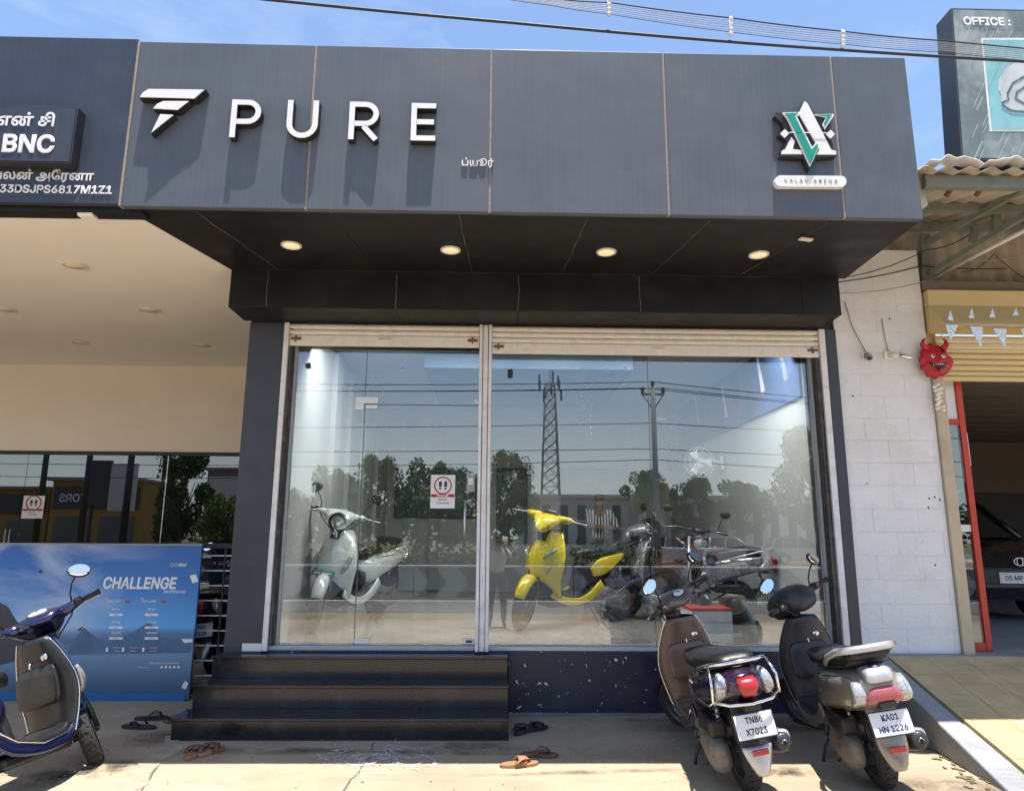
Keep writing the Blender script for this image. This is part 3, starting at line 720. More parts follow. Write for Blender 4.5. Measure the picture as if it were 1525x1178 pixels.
# ================================================================ CHALLENGE BOARD AND GATE
BYY = .42
def bp(px, py, Y=None): return PY(px, py, BYY if Y is None else Y)
tl = bp(-120, 812); tr = bp(298, 812); br = bp(285, 1030); b2 = bp(285, 1050)
BX0, BX1 = -4.7, (tr.x+br.x)/2; BZ1 = tr.z; BZm = br.z; BZ0 = gz(0)+.01
m_sky = bpy.data.materials.new('poster_print'); m_sky.use_nodes = True
n = m_sky.node_tree.nodes; l = m_sky.node_tree.links; bs = n['Principled BSDF']; bs.inputs['Roughness'].default_value = .42
g = n.new('ShaderNodeNewGeometry'); sp = n.new('ShaderNodeSeparateXYZ'); l.new(g.outputs['Position'], sp.inputs[0])
cr = n.new('ShaderNodeValToRGB'); mr = n.new('ShaderNodeMapRange'); mr.inputs['From Min'].default_value = BZ0; mr.inputs['From Max'].default_value = BZ1
l.new(sp.outputs['Z'], mr.inputs['Value']); l.new(mr.outputs[0], cr.inputs[0])
e = cr.color_ramp.elements; e[0].position = .08; e[0].color = (.06, .12, .21, 1); e[1].position = .36; e[1].color = (.08, .16, .27, 1)
for pos, c in ((.30, (.16, .30, .46, 1)), (.42, (.07, .19, .38, 1)), (.46, (.10, .40, .78, 1)), (.70, (.035, .20, .54, 1)), (1, (.022, .12, .38, 1))):
    q = e.new(pos); q.color = c
no = n.new('ShaderNodeTexNoise'); no.inputs['Scale'].default_value = 1.6; no.inputs['Detail'].default_value = 8; no.inputs['Distortion'].default_value = .5
mp = n.new('ShaderNodeMapping'); mp.inputs['Rotation'].default_value = (0, .5, 0); mp.inputs['Scale'].default_value = (.8, 1, 2.2); l.new(g.outputs['Position'], mp.inputs[0]); l.new(mp.outputs[0], no.inputs['Vector'])
m1 = n.new('ShaderNodeMapRange'); m1.inputs['From Min'].default_value = .42; m1.inputs['From Max'].default_value = .7; l.new(no.outputs['Fac'], m1.inputs['Value'])
m2 = n.new('ShaderNodeMapRange'); m2.inputs['From Min'].default_value = -2.9; m2.inputs['From Max'].default_value = -3.9; m2.inputs['To Max'].default_value = .8; l.new(sp.outputs['X'], m2.inputs['Value'])
m3 = n.new('ShaderNodeMath'); m3.operation = 'MULTIPLY'; l.new(m1.outputs[0], m3.inputs[0]); l.new(m2.outputs[0], m3.inputs[1])
m4 = n.new('ShaderNodeMapRange'); m4.inputs['From Min'].default_value = BZ0+.5; m4.inputs['From Max'].default_value = BZ0+.62; l.new(sp.outputs['Z'], m4.inputs['Value'])
m5 = n.new('ShaderNodeMath'); m5.operation = 'MULTIPLY'; l.new(m3.outputs[0], m5.inputs[0]); l.new(m4.outputs[0], m5.inputs[1])
mx = n.new('ShaderNodeMixRGB'); l.new(m5.outputs[0], mx.inputs['Fac']); l.new(cr.outputs[0], mx.inputs['Color1']); mx.inputs['Color2'].default_value = (.62, .68, .74, 1)
l.new(mx.outputs[0], bs.inputs['Base Color'])
m_bluestrip = M('blue_board', (.015, .13, .34), .5, 0, .06, 5, dirt=(.1, .15, .2), dirt_amt=.3)
m_mount = M('print_mountain', (.05, .055, .065), .5, 0, .35, 5)
m_teal = M('print_cyan', (.05, .33, .62), .5)
bd = thing('poster_board', 'blue advertising board reading CHALLENGE with sky and mountain print', 'advertising board')
B().box(BX0, BYY, BZ0, BX1, BYY+.035, BZ1).build('board', m_sky, bd, bevel=.003)
B().box(BX0-.002, BYY-.006, BZ0-.012, BX1-.03, BYY+.037, BZm-.004).build('kick_strip', m_bluestrip, bd)
B().box(BX0, BYY-.001, BZ1-.002, BX1+.002, BYY+.04, BZ1+.012).build('top_edge', m_conc2, bd)
def bt(px, py): p = bp(px, py); return (p.x, BYY-.003, p.z)
def bm_(px, py): p = bp(px, py); return (p.x, BYY-.0008, p.z)
mts = [(-60, 905), (0, 897), (12, 903), (25, 925), (45, 935), (70, 952), (100, 965), (60, 975), (0, 990), (-60, 990)]
B().prism([bm_(*q) for q in mts], (0, .0006, 0)).build('mountain_print', m_mount, bd)
m_mount2 = M('print_ridge', (.07, .15, .27), .5, 0, .3, 6)
B().prism([bm_(*q) for q in [(100, 966), (125, 934), (150, 955), (165, 957), (200, 940), (222, 925), (240, 948), (285, 955), (284, 972), (100, 975)]], (0, .0005, 0)).build('mountain_print', m_mount2, bd)
def btext(s, px, py, size, bold=0, sx=1, sh=0, mat=m_textwhite, al='CENTER', dz=.0025):
    p = bp(px, py); return text('print_text', s, size, face_y(p.x, BYY-dz, p.z), mat, bd, .0006, bold, al, sx, sh)
btext('CHALLENGE', 208, 868, .185, .028, .84, .12)
btext('THE STATUS QUO', 260, 881, .040, .03, .8, .1, al='CENTER')
btext('BNC', 272, 841, .048, .03, 1, .15)
for dx in (0, 9): 
    p = bp(256+dx*.7, 841); B().tube([(p.x+.014*math.cos(a*.6283), BYY-.002, p.z+.014*math.sin(a*.6283)) for a in range(10)], .0022, 4, closed=True).build('print_ring', m_textwhite, bd)
for k, cx in enumerate((173, 226)):
    btext('BNC', cx-14, 891, .020, .01, 1, .15)
    btext('CHALLENG', cx-4, 895, .036, .015, .95, .12)
    p = bp(cx+17, 896); B().box(p.x-.02, BYY-.003, p.z-.01, p.x+.02, BYY-.001, p.z+.01).build('print_dot', m_red, bd)
    for j, (py, s) in enumerate(((907, ('86 km', '90 Km')[k]), (926, ('200 kg', '180 kg')[k]), (942, ('80,000', '120,000')[k]))):
        btext(s, cx, py, .034, .02)
        p = bp(cx, py+6.5); q = bp(cx+12, py+10)
        B().box(p.x-.058, BYY-.0030, q.z, p.x+.058, BYY-.001, p.z).build('print_tab', m_textwhite, bd)
        btext(('Range', 'Payload', 'Warranty')[j], cx, py+8.3, .016, .0, mat=m_teal, dz=.0045)
for cx in (172, 196, 226): 
    p = bp(cx-12, 967); B().box(p.x-.012, BYY-.0035, p.z-.018, p.x+.006, BYY-.001, p.z+.018).build('print_tab', m_textwhite, bd)
    btext('Strong quality', cx+3, 964, .016); btext('built to last', cx+3, 969, .014)
btext('https://www.bncmotors.in/', 245, 987, .030, .01, 1, .15)
btext('www.bncmotors.in', 214, 993, .018, .0)
for i in range(5):
    p = bp(241+i*6.2, 993); B().box(p.x-.009, BYY-.0025, p.z-.010, p.x+.009, BYY-.001, p.z+.010).build('print_tab', m_textwhite, bd)
# torn white patches and black marks
for q in ([(283, 857), (292, 855), (296, 866), (287, 868)], [(270, 951), (287, 951), (287, 956), (275, 957)], [(272, 1019), (276, 1013), (281, 1017), (277, 1026), (271, 1024)]):
    B().prism([bt(*z) for z in q], (0, -.002, 0)).build('torn_patch', m_textwhite, bd)
for q in ([(57, 851), (62, 848), (64, 852), (59, 853)], [(115, 938), (124, 932), (121, 938), (117, 939)]):
    B().prism([bt(*z) for z in q], (0, -.002, 0)).build('dark_mark', m_textblack, bd)
# gate with white bars
gt = thing('gate', 'black metal gate with thin white horizontal bars beside the pillar', 'gate')
GYY = .62
p0 = PY(292, 809, GYY); p1 = PY(344, 812, GYY); gx0, gx1 = -3.4, -2.36; gzt = p0.z
b = B().box(gx1-.05, GYY-.02, .03, gx1, GYY+.02, gzt); b.box(gx0, GYY-.02, gzt-.045, gx1-.051, GYY+.02, gzt); b.box(gx0, GYY-.02, .05, gx1-.051, GYY+.02, .09)
b.build('frame', m_black, gt, bevel=.002)
ms = None
for k in range(9):
    py = 828+k*22.3
    z = PY(300, py, GYY).z
    if z < .1: break
    o = B().box(gx0, GYY-.012, 0, gx1-.052, GYY+.006, .011).build('bar', m_white, gt); o.location = (0, 0, z)
B().box(gx1-.14, GYY-.013, .10, gx1-.125, GYY+.01, gzt-.05).build('upright', m_black, gt)

# ================================================================ NEIGHBOURING BUILDING (right)
nb = thing('block_wall', 'whitewashed concrete block wall between showroom and red framed shop', 'wall')
m_blk = [M('whitewash_%s' % k, c, .85, 0, .05, 3, bump=.9, bscale=24, dirt=(.55, .49, .40), dirt_amt=.38, dirt_scale=1.6, chips=(9, .735, (.42, .38, .33))) for k, c in (('a', (.76, .76, .76)), ('b', (.755, .755, .76)), ('c', (.76, .757, .75)))]
m_mort = M('painted_joint', (.66, .66, .65), .9, 0, .1, 9, bump=.4)
B().box(3.084, .006, .40, 3.935, .30, 4.09).build('backing', m_mort, nb)
BM = {}
random.seed(21)
hh = .2; rows = 18
for r in range(rows):
    z0 = ZT+r*hh; off = (r % 2)*.2
    xs = [3.086]; x = 3.086+(.4-off if off else .4)
    while x < 3.93: xs.append(x); x += .4
    xs.append(3.932)
    for a, c in zip(xs, xs[1:]):
        w_ = round(c-a, 3)
        if w_ < .03: continue
        k = (w_, random.randrange(3))
        if k not in BM:
            o = B().box(.0007, -.0005, .0007, w_-.0007, .004, hh-.0007).build('block', m_blk[k[1]], nb); BM[k] = o; o.modifiers.new('bevel', 'BEVEL').width = .0015
        else: o = BM[k].copy(); COL.objects.link(o)
        o.location = (a, .001+random.uniform(-.0005, .0005), z0)
# small holes and nails
b = B()
for px, py in [(1384, 742), (1392, 740), (1400, 744), (1383, 756), (1393, 841), (1325, 475), (1270, 590)]:
    p = PY(px, py, -.004); b.ball((p.x, -.004, p.z), .007, .005, .009, 7, 5)
b.build('hole', m_textblack, nb)
# two broken lamp holders with cable
def socket(px, py, label, broken):
    p = PY(px, py, -.03)
    t = thing('lamp_holder', label, 'lamp holder', (p.x, 0, p.z))
    B().box(-.045, -.022, -.035, .035, -.006, .035).build('base', m_cream, t, bevel=.006)
    if broken: B().cyl((.01, -.03, 0), (.05, -.10, -.02), .030, .024).build('socket', m_cream, t); B().cyl((.055, -.105, -.02), (.14, -.12, -.05), .024, .020, 10).build('lamp_stub', m_chrome, t)
    else: B().cyl((0, -.02, 0), (-.01, -.085, -.03), .033, .028).build('socket', m_conc2, t); B().lathe([(0, -.002), (.021, 0), (.021, .01)], (-.012, -.088, -.03), 'y', 12).build('hole', m_textblack, t)
    q = PY(1258 if not broken else 1313, 450 if not broken else 475, -.01)
    B().tube([(q.x-p.x, -.012, q.z-p.z), ((q.x-p.x)*.7, -.012, (q.z-p.z)*.55), (0, -.014, .03)], .0045, 5).build('wire', m_conc2, t)
socket(1292, 530, 'empty round lamp holder on the white block wall, nearer the black pillar', False)
socket(1325, 529, 'lamp holder with broken silver lamp stub on the white block wall', True)

ns = thing('red_framed_shop', 'neighbouring shop with cream shutter, red door frame and dim hall', 'shop building')
m_beige = M('beige_paint', (.52, .43, .30), .7, 0, .08, 4, dirt=(.25, .2, .14), dirt_amt=.35, dirt_scale=2.5)
m_yell = M('cream_yellow_paint', (.66, .52, .26), .6, 0, .05, 5, dirt=(.45, .34, .18), dirt_amt=.3, dirt_scale=5)
m_redf = M('red_frame_paint', (.50, .045, .02), .45, 0, .1, 8)
zt_ = 3.02
B().box(3.937, -.03, ZT-.02, 4.035, .28, zt_).build('pilaster', m_beige, ns, bevel=.005)
# top box
B().box(3.94, .045, zt_+.002, 4.05, .25, PY(1400, 432, -.05).z-.004).build('wall_infill', m_yell, ns)
z1 = PY(1400, 432, -.05).z; z2 = PY(1400, 456, -.05).z; z3 = PY(1400, 485, -.25).z; z4 = PY(1400, 567, 0).z
B().box(3.955, -.06, z2, 9, .25, z1).build('shutter_box', m_yell, ns, bevel=.006)
B().prism([(3.955, -.062, z2-.002), (3.955, -.25, z3+.02), (3.955, -.25, z3), (3.955, .02, z3), (3.955, .02, z2-.002)], (5, 0, 0)).build('shutter_hood', m_yell, ns, bevel=.004)
k = 0; z = z3-.01
me = None
while z > z4+.075:
    if me is None:
        b = B(); prof = [(0, 0), (-.012, .006), (-.020, .020), (-.020, .034), (-.010, .048), (.002, .052)]; nn_ = len(prof); vs = []
        for x in (4.02, 9): 
            vs += [(x, dy, dz-.054) for dy, dz in prof]
        b.add(vs, [(j, j+1, nn_+j+1, nn_+j) for j in range(nn_-1)]); me = b.mesh('slat'); me.materials.append(m_yell)
    o = bpy.data.objects.new('slat', me); COL.objects.link(o); o.parent = ns; o.location = (0, .03, z); z -= .055
B().box(4.02, .0, z4, 9, .03, z-.004).build('bottom_rail', m_yell, ns, bevel=.004)
fy = .12
def P3(px, py): return PY(px, py, fy)
fa, fb = 4.05, P3(1452, 700).x
fzt = PY(1450, 566, fy).z
for (x0, x1) in ((fa, fa+.035), (4.232, 4.287)): B().box(x0, fy, ZT, x1, fy+.05, fzt).build('door_frame', m_redf, ns, bevel=.003)
zr = PY(1430, 628, fy).z
for (za, zb2) in ((ZT+.001, ZT+.07), (zr-.025, zr+.025)): B().box(fa+.036, fy+.002, za, 4.231, fy+.048, zb2).build('door_rail', m_redf, ns, bevel=.003)
B().box(fa+.037, fy+.02, ZT+.072, 4.230, fy+.026, zr-.027).build('pane', m_glass_r, ns)
B().box(fa+.037, fy+.02, zr+.026, 4.230, fy+.03, fzt).build('fanlight', m_white, ns)
B().box(fa+.037, fy+.015, 1.50, 4.230, fy+.019, 1.56).build('frosted_band', m_white, ns)
B().box(4.288, fy+.01, zr-.4, 4.297, fy+.05, zr-.10).build('edge_strip', m_white, ns)
# hall
m_hall = M('hall_wall', (.05, .05, .047), .7, 0, .1, 2)
m_hall2 = M('hall_panel', (.16, .13, .10), .7, 0, .1, 2)
B().box(3.95, .3, -.1, 12, 9.5, ZT-.004).build('hall_floor', m_conc2, ns)
B().box(4.05, 9.0, ZT, 12, 9.2, 4).build('hall_wall', m_hall, ns)
B().box(3.96, .31, ZT, 4.04, 9.2, 4.1).build('hall_wall', m_hall, ns)
B().box(12, -.1, ZT, 12.1, 9.2, 4.1).build('hall_wall', m_hall, ns)
m_ceilp = M('ceiling_plank', (.20, .17, .13), .6, 0, .15, 3)
me = None
for i in range(20):
    if me is None: me = B().box(4.05, 0, 0, 12, .425, .02).mesh('plank'); me.materials.append(m_ceilp)
    o = bpy.data.objects.new('plank', me); COL.objects.link(o); o.parent = ns; o.location = (0, .35+i*.435, 3.06)
B().box(4.05, .3, 3.09, 12, 9.2, 3.2).build('hall_ceiling', m_hall, ns)
B().box(6.2, 5.5, 2.2, 9.5, 5.6, 3.05).build('partition', m_hall2, ns)
B().box(6.25, 5.45, ZT+1.0, 6.32, 5.55, 2.2).build('partition_post', m_white, ns)
B().box(6.6, 5.51, ZT, 9.5, 5.6, 2.19).build('partition_panel', m_hall, ns)
# wall over the shutter box and roof canopy
m_corr = M('old_corrugated_sheet', (.44, .385, .31), .75, 0, .18, 5, dirt=(.16, .11, .07), dirt_amt=.5, dirt_scale=3)
m_corrt = M('pale_corrugated_sheet', (.62, .60, .56), .7, 0, .1, 5, dirt=(.3, .22, .15), dirt_amt=.3, dirt_scale=8)
m_truss = M('green_truss_paint', (.17, .205, .18), .6, 0, .2, 9, dirt=(.25, .16, .09), dirt_amt=.5, dirt_scale=9)
b = B(); n_ = 160
def corr(x): return .014*math.sin(x*2*math.pi/.16)
b.grid(lambda u, v: Vector((3.03+6*u, .22+corr(3.03+6*u), z1+.002+(4.70-z1)*v)), 480, 1); b.build('gable_sheet', m_corr, ns)
# dark timber lintel
B().box(3.94, -.02, z1+.003, 9, .19, z1+.10).build('lintel', m_hall2, ns)
rf = thing('awning_roof', 'corrugated awning roof on green steel brackets over the right hand shop', 'awning')
ya, za_ = -1.45, PY(1460, 268, -1.45).z; yb = .30; zb_ = PY(1400, 338, .2).z
def roofz(y): return za_+(y-ya)*(zb_-za_)/(yb-ya)
sec = [3.0, 3.78, 4.56, 5.34, 6.12, 6.9, 7.7]
for i in range(6):
    x0, x1 = sec[i], sec[i+1]+.04
    b = B().grid(lambda u, v: Vector((x0+(x1-x0)*u, ya-.12+(yb+.3-ya)*v, roofz(ya-.12+(yb+.3-ya)*v)+.045+corr(x0+(x1-x0)*u)*1.3+.006*(i % 2))), 60, 2)
    o = b.build('roof_sheet', m_corrt if False else m_corr, rf, solid=.006)
# rag-like pale top edge
b = B(); random.seed(4)
for i in range(6):
    x0 = 3.1+i*.42
    b.grid(lambda u, v: Vector((x0+.40*u, ya-.135+.10*v, roofz(ya)+.062+.045*math.sin(math.pi*u)*(1-.4*v)+.008*math.sin(u*23+i)+corr(x0+.4*u)*.6)), 20, 4)
b.build('sheet_capping', m_corrt, rf, solid=.008)
b = B().box(3.12, ya-.03, roofz(ya)-.075, 8, ya+.03, roofz(ya)+.018); b.build('front_beam', m_truss, rf, bevel=.004)
B().box(3.06, ya+.1, roofz(ya)-.16, 3.20, ya+.17, roofz(ya)+.02).build('corner_plate', m_corrt, rf)
B().box(3.05, .10, zb_-.07, 8, .16, zb_+.01).build('rear_beam', m_truss, rf, bevel=.004)
B().box(3.5, -.66, roofz(-.6)-.05, 8, -.60, roofz(-.6)+.016).build('purlin', m_truss, rf)
def bar(nm, a, c, hw, hh_, mat):
    a, c = Vector(a), Vector(c); d = (c-a); L = d.length; d.normalize(); s = d.cross(Vector((0, 0, 1))).normalized(); u = s.cross(d)
    return B().obox((a+c)/2, d, s, u, L/2, hw, hh_).build(nm, mat, rf)
A0 = PY(1378, 385, .06); 
def pbar(nm, a, ya_, c, yc, hw, hh_, mat): return bar(nm, PY(*a, ya_), PY(*c, yc), hw, hh_, mat)
pbar('bracket', (1380, 362), .05, (1560, 262), -1.3, .02, .026, m_truss)
pbar('bracket', (1384, 408), .04, (1560, 300), -1.1, .02, .024, m_truss)
pbar('bracket', (1378, 452), .07, (1376, 350), .07, .03, .04, m_truss)
pbar('brace', (1448, 360), -.35, (1452, 338), -.35, .02, .03, m_truss)
pbar('brace', (1482, 345), -.55, (1484, 318), -.55, .02, .03, m_truss)
p0 = PY(1408, 404, -.02); p1 = PY(1560, 326, -1.0)
tag(B().tube([p0, p1], .018, 10).build('tube_light', m_white), 'white fluorescent tube slung beneath the green awning bracket', 'tube light')
# loose wires under the awning
def wire(pts, r, label, mat=m_black, sag=.0, cat='wire', group=None, n=14):
    P = []
    for a, c in zip(pts, pts[1:]):
        a, c = Vector(a), Vector(c)
        for i in range(n): t = i/n; q = a+(c-a)*t; q.z -= sag*4*t*(1-t); P.append(q)
    P.append(Vector(pts[-1]))
    return tag(B().tube(P, r, 5).build('cable', mat), label, cat, group)
wire([PY(1252, 414, -.3), PY(1380, 372, -.1), PY(1450, 345, -.2)], .005, 'thin wire from the header corner to the upper awning bracket', sag=.04)
wire([PY(1250, 420, -.3), PY(1372, 396, -.03), PY(1500, 400, .0)], .006, 'thicker wire crossing the top of the white block wall', sag=.015)
wire([PY(1250, 437, -.2), PY(1380, 418, -.04), PY(1425, 390, -.3), PY(1560, 372, -.2)], .004, 'slack wire drooping below the others across the block wall', m_conc2, sag=.03)
wire([PY(1430, 405, 0), PY(1480, 378, -.02), PY(1560, 430, -.02)], .004, 'thin wire hanging against the corrugated gable sheet', sag=.05)
# pennant bunting
bun = thing('bunting', 'silver triangular pennants strung below the cream shutter hood', 'bunting')
m_foil = M('silver_foil', (.62, .63, .64), .28, .6, .25, 40, bump=.6, bscale=30)
P = [PY(x, y, -.27) for x, y in ((1402, 500), (1412, 485), (1425, 484), (1455, 486), (1490, 487), (1560, 490))]
B().tube(P, .003, 5).build('string', m_conc2, bun)
for (a, c_, d) in (((1408, 484), (1427, 484), (1416, 508)), ((1444, 486), (1464, 487), (1461, 518)), ((1479, 489), (1499, 490), (1497, 518)), ((1520, 490), (1540, 490), (1530, 514))):
    q = [PY(*z, -.275) for z in (a, c_, d)]
    B().prism(q, (0, .003, 0)).build('pennant', m_foil, bun)
for (a, c_, d) in (((1411, 477), (1420, 478), (1415, 462)), ((1442, 474), (1451, 474), (1447, 458)), ((1473, 473), (1482, 473), (1478, 459)), ((1508, 470), (1517, 470), (1513, 458))):
    q = [PY(*z, -.255+.0) for z in (a, c_, d)]
    B().prism(q, (0, -.003, 0)).build('hood_sticker', m_foil, bun)
# red demon mask
mx_, mz_ = PY(1398, 536, -.12).x, PY(1398, 536, -.12).z
mk = thing('demon_mask', 'red horned demon mask with grinning teeth hung on the beige pilaster', 'mask', (mx_, -.06, mz_)); mk.scale = (1.18, 1, 1.22)
m_dr = M('mask_red', (.46, .012, .02), .45, 0, .2, 25, obj=True, bump=.3, dirt=(.22, .01, .02), dirt_amt=.4)
def fm(u, v):
    a = 2*math.pi*u; rr = v
    rad = .112*(1+.06*math.cos(3*a+.4)+.13*abs(math.sin(6.5*a))*rr**6+.04*math.sin(11*a))
    x = rad*rr*math.cos(a); z = rad*1.05*rr*math.sin(a)
    y = -.06*(1-rr**2.2)-.012*math.cos(11*a)*rr*(1-rr)-.02*math.exp(-((x/.022)**2+((z+.005)/.03)**2))
    y -= .010*math.sin(70*x+3)*math.sin(60*z)*rr**2; y -= .014*math.exp(-(((abs(x)-.045)/.03)**2+((z-.045)/.014)**2))
    return Vector((x, y, z))
B().grid(fm, 48, 12).build('face', m_dr, mk, solid=.006)
for s in (-1, 1):
    B().tube([(s*.06, -.02, .09), (s*.095, -.025, .125), (s*.085, -.03, .155), (s*.065, -.03, .17)], [.026, .02, .012, .003], 8).build('horn', m_dr, mk)
    B().ball((s*.04, -.058, .028), .015, .008, .013).build('eye', m_led, mk)
    B().ball((s*.04, -.066, .028), .006, .004, .006).build('pupil', m_textblack, mk)
    B().ball((s*.105, -.02, .0), .03, .012, .035).build('ear', m_dr, mk)
B().tube([(-.07, -.045, -.015), (-.035, -.066, -.045), (0, -.07, -.052), (.035, -.066, -.045), (.07, -.045, -.015)], [.004, .011, .014, .011, .004], 8).build('mouth', m_textblack, mk)
b = B()
for i in range(7): x = -.045+i*.015; b.prism([(x-.006, -.079+abs(x)*.25, -.033-abs(x)*.0), (x+.006, -.079+abs(x)*.25, -.033), (x, -.08+abs(x)*.25, -.052)], (0, .004, 0))
b.build('teeth', m_led, mk)
B().tube([(0, -.06, -.06), (0, -.078, -.085), (0, -.066, -.115)], [.018, .016, .008], 8).build('tongue', m_red, mk)
# dried garland under the mask
b = B(); random.seed(9); p = PY(1396, 585, -.05)
for i in range(22): b.ball((p.x+random.uniform(-.03, .03), -.06+random.uniform(-.02, .01), p.z+.07-i*.011), .022, .016, .014, 6, 4)
tag(b.build('dried_garland', m_cream), 'dried cream charm garland hanging below the red mask', 'charm')

# ================================================================ LARGE SIGNBOARD upper right
SY = -1.5
sb = thing('office_signboard', 'weathered dark green signboard reading OFFICE with curled hand drawing', 'signboard')
a = PY(1416, 12, SY); c = PY(1432, 238, SY); w0 = 2.6
up = (a-c); 
m_sgn = M('sign_print', (.16, .21, .20), .45, 0, .25, 3, dirt=(.55, .57, .56), dirt_amt=.8, dirt_scale=1.6, detail=9)
m_sgnside = M('sign_side', (.035, .045, .055), .5, 0, .15, 4)
def sp3(u, v, d=0.0): q = c+up*v; return Vector((q.x+u, q.y+d, q.z))
b = B().prism([sp3(0, 0, 0), sp3(w0, 0, 0), sp3(w0, 1, 0), sp3(0, 1, 0)], (0, .19, 0)); b.build('casing', m_sgnside, sb, bevel=.006)
B().prism([sp3(.012, .012, -.004), sp3(w0, .012, -.004), sp3(w0, .985, -.004), sp3(.012, .985, -.004)], (0, .003, 0)).build('face', m_sgn, sb)
def spx(px, py): q = PY(px, py, SY-.006); return Vector((q.x, q.y, q.z))
m_aqua = M('print_aqua', (.22, .50, .54), .5, 0, .06, 4, dirt=(.6, .65, .65), dirt_amt=.4)
m_handp = M('print_grey', (.55, .58, .58), .5, 0, .1, 9)
B().prism([spx(1461, 57), spx(1640, 57), spx(1640, 196), spx(1474, 196)], (0, .001, 0)).build('print_border', m_led, sb)
B().prism([spx(1464, 60)+Vector((0, -.002, 0)), spx(1640, 60)+Vector((0, -.002, 0)), spx(1640, 193)+Vector((0, -.002, 0)), spx(1477, 193)+Vector((0, -.002, 0))], (0, .001, 0)).build('print_panel', m_aqua, sb)
hand = [(1600, 82), (1545, 82), (1515, 92), (1495, 104), (1487, 120), (1486, 135), (1491, 142), (1490, 152), (1500, 162), (1515, 166), (1560, 168), (1600, 168)]
B().prism([spx(*q)+Vector((0, -.004, 0)) for q in hand], (0, .001, 0)).build('print_hand', m_handp, sb)
m_aqd = M('print_outline', (.10, .16, .18), .5)
for L_ in ([(1560, 108), (1530, 112), (1508, 125), (1500, 140), (1501, 150), (1492, 154)], [(1492, 157), (1505, 166), (1530, 168), (1570, 166)], [(1560, 125), (1530, 128), (1514, 138), (1512, 148), (1524, 155), (1545, 150)]):
    q2 = [(spx(*q).x, spx(*q).z) for q in L_]
    b = B(); stroke(b, q2, .016, fl(SY-.0125), fl(SY-.0115)); b.build('print_line', m_aqd, sb)
q = spx(1434, 32); text('lettering', 'OFFICE :', .125, lambda x, y, z: Vector((q.x+x, q.y-.002-z, q.z+y)), m_textwhite, sb, .001, .03, 'LEFT')
random.seed(6)
b = B()
for i in range(46):
    x = random.uniform(1422, 1530); y = random.uniform(25, 225); L = random.uniform(8, 46)
    s0, s1 = spx(x, y), spx(x-L*.45, y+L)
    if s1.x < spx(1424+(y+L)*.06, y+L).x: continue
    st = Vector((.0035, 0, 0)); b.add([s0-Vector((0, .0065+i*.0001, 0)), s0+st-Vector((0, .0065+i*.0001, 0)), s1+st-Vector((0, .0065+i*.0001, 0)), s1-Vector((0, .0065+i*.0001, 0))], [(0, 1, 2, 3)])
b.build('scratch_marks', m_handp, sb)
for px in (1446, 1492): 
    q = PY(px, 240, SY+.1); B().cyl((q.x+.03, q.y, q.z+.06), (q.x-.05, q.y+.25, q.z-.16), .02, n=8).build('support_strut', m_rust, sb)
# ================================================================ OVERHEAD CABLES
CYY = -2.4
wire([PY(-400, -120, CYY), PY(390, -1, CYY), PY(760, 34, CYY), PY(1130, 66, CYY), PY(1525, 92, CYY), PY(2000, 130, CYY)], .0095, 'thick black cable running right across the sky above the fascia', sag=.004)
m_wg = M('grey_wire', (.30, .30, .33), .5, .4, .1, 20)
rnd = random.Random(12)
for i in range(7):
    o_ = i*3.2
    pts = [PY(560, -42+o_*.6, CYY+i*.04), PY(820, -2+o_*.55, CYY+i*.04), PY(907, 4+o_*.9, CYY+i*.04), PY(1088, 27+o_*1.1, CYY+i*.04), PY(1255, 47+o_*1.0, CYY+i*.04), PY(1404, 61+o_*.9, CYY+i*.04), PY(1800, 95+o_, CYY+i*.04)]
    wire(pts, .0024 if i else .0045, 'thin line wire %s in the spacer bundle above the fascia' % ['topmost', 'second from the top', 'third from the top', 'in the middle', 'third from the bottom', 'second from the bottom', 'lowest'][i], m_wg if i not in (0, 6) else m_black, .006, group='parallel line wires tied by white spacers')
for (x, y0, y1, nm) in ((907, -3, 24, 'at the top middle of the sky'), (1088, 26, 54, 'above the right half of the fascia'), (1255, 46, 71, 'nearest the green signboard')):
    p0, p1 = PY(x, y0, CYY-.02), PY(x, y1, CYY-.02)
    b = B().cyl(p0, p1, .009, n=8)
    for k in range(4): q = p0+(p1-p0)*(k+.5)/4; b.obox(q, (1, 0, 0), (0, 1, 0), (0, 0, 1), .012, .012, .004)
    tag(b.build('cable_spacer', m_white), 'white spacer rod on the wire bundle '+nm, 'cable spacer', 'white spacers on the overhead wires')
# ================================================================ STICKERS
def sticker(px0, py0, px1, py1, Y, label, big=True):
    a, c = PY(px0, py0, Y), PY(px1, py1, Y); w, h = c.x-a.x, a.z-c.z
    t = thing('notice_sticker', label, 'sticker', ((a.x+c.x)/2, Y, c.z))
    B().box(-w/2, -.0012, 0, w/2, 0, h).build('paper', m_white, t)
    b = B(); b.tube([(.34*w*math.cos(k*.2618), -.003, h*.68+.34*w*math.sin(k*.2618)) for k in range(24)], w*.028, 6, closed=True)
    b.build('red_ring', m_red, t)
    for s in (-1, 1):
        B().box(s*.11*w-.055*w, -.0030, h*.64, s*.11*w+.06*w, -.0016, h*.80).build('shoe_print', m_textblack, t); B().box(s*.11*w-.045*w, -.0030, h*.565, s*.11*w+.045*w, -.0016, h*.615).build('shoe_print', m_textblack, t)
    B().box(-w*.48, -.0026, h*.33, w*.48, -.0014, h*.42).build('red_band', m_red, t)
    text('lettering', 'PLEASE', h*.115, face_y(0, -.0028, h*.375), m_textwhite, t, .0003, .02, sx=1.2)
    text('lettering', 'REMOVE', h*.085, face_y(0, -.0014, h*.26), m_textblack, t, .0003, .02, sx=1.1)
    text('lettering', 'YOUR SHOES', h*.085, face_y(0, -.0014, h*.155), m_textblack, t, .0003, .02, sx=1.0)
    return t
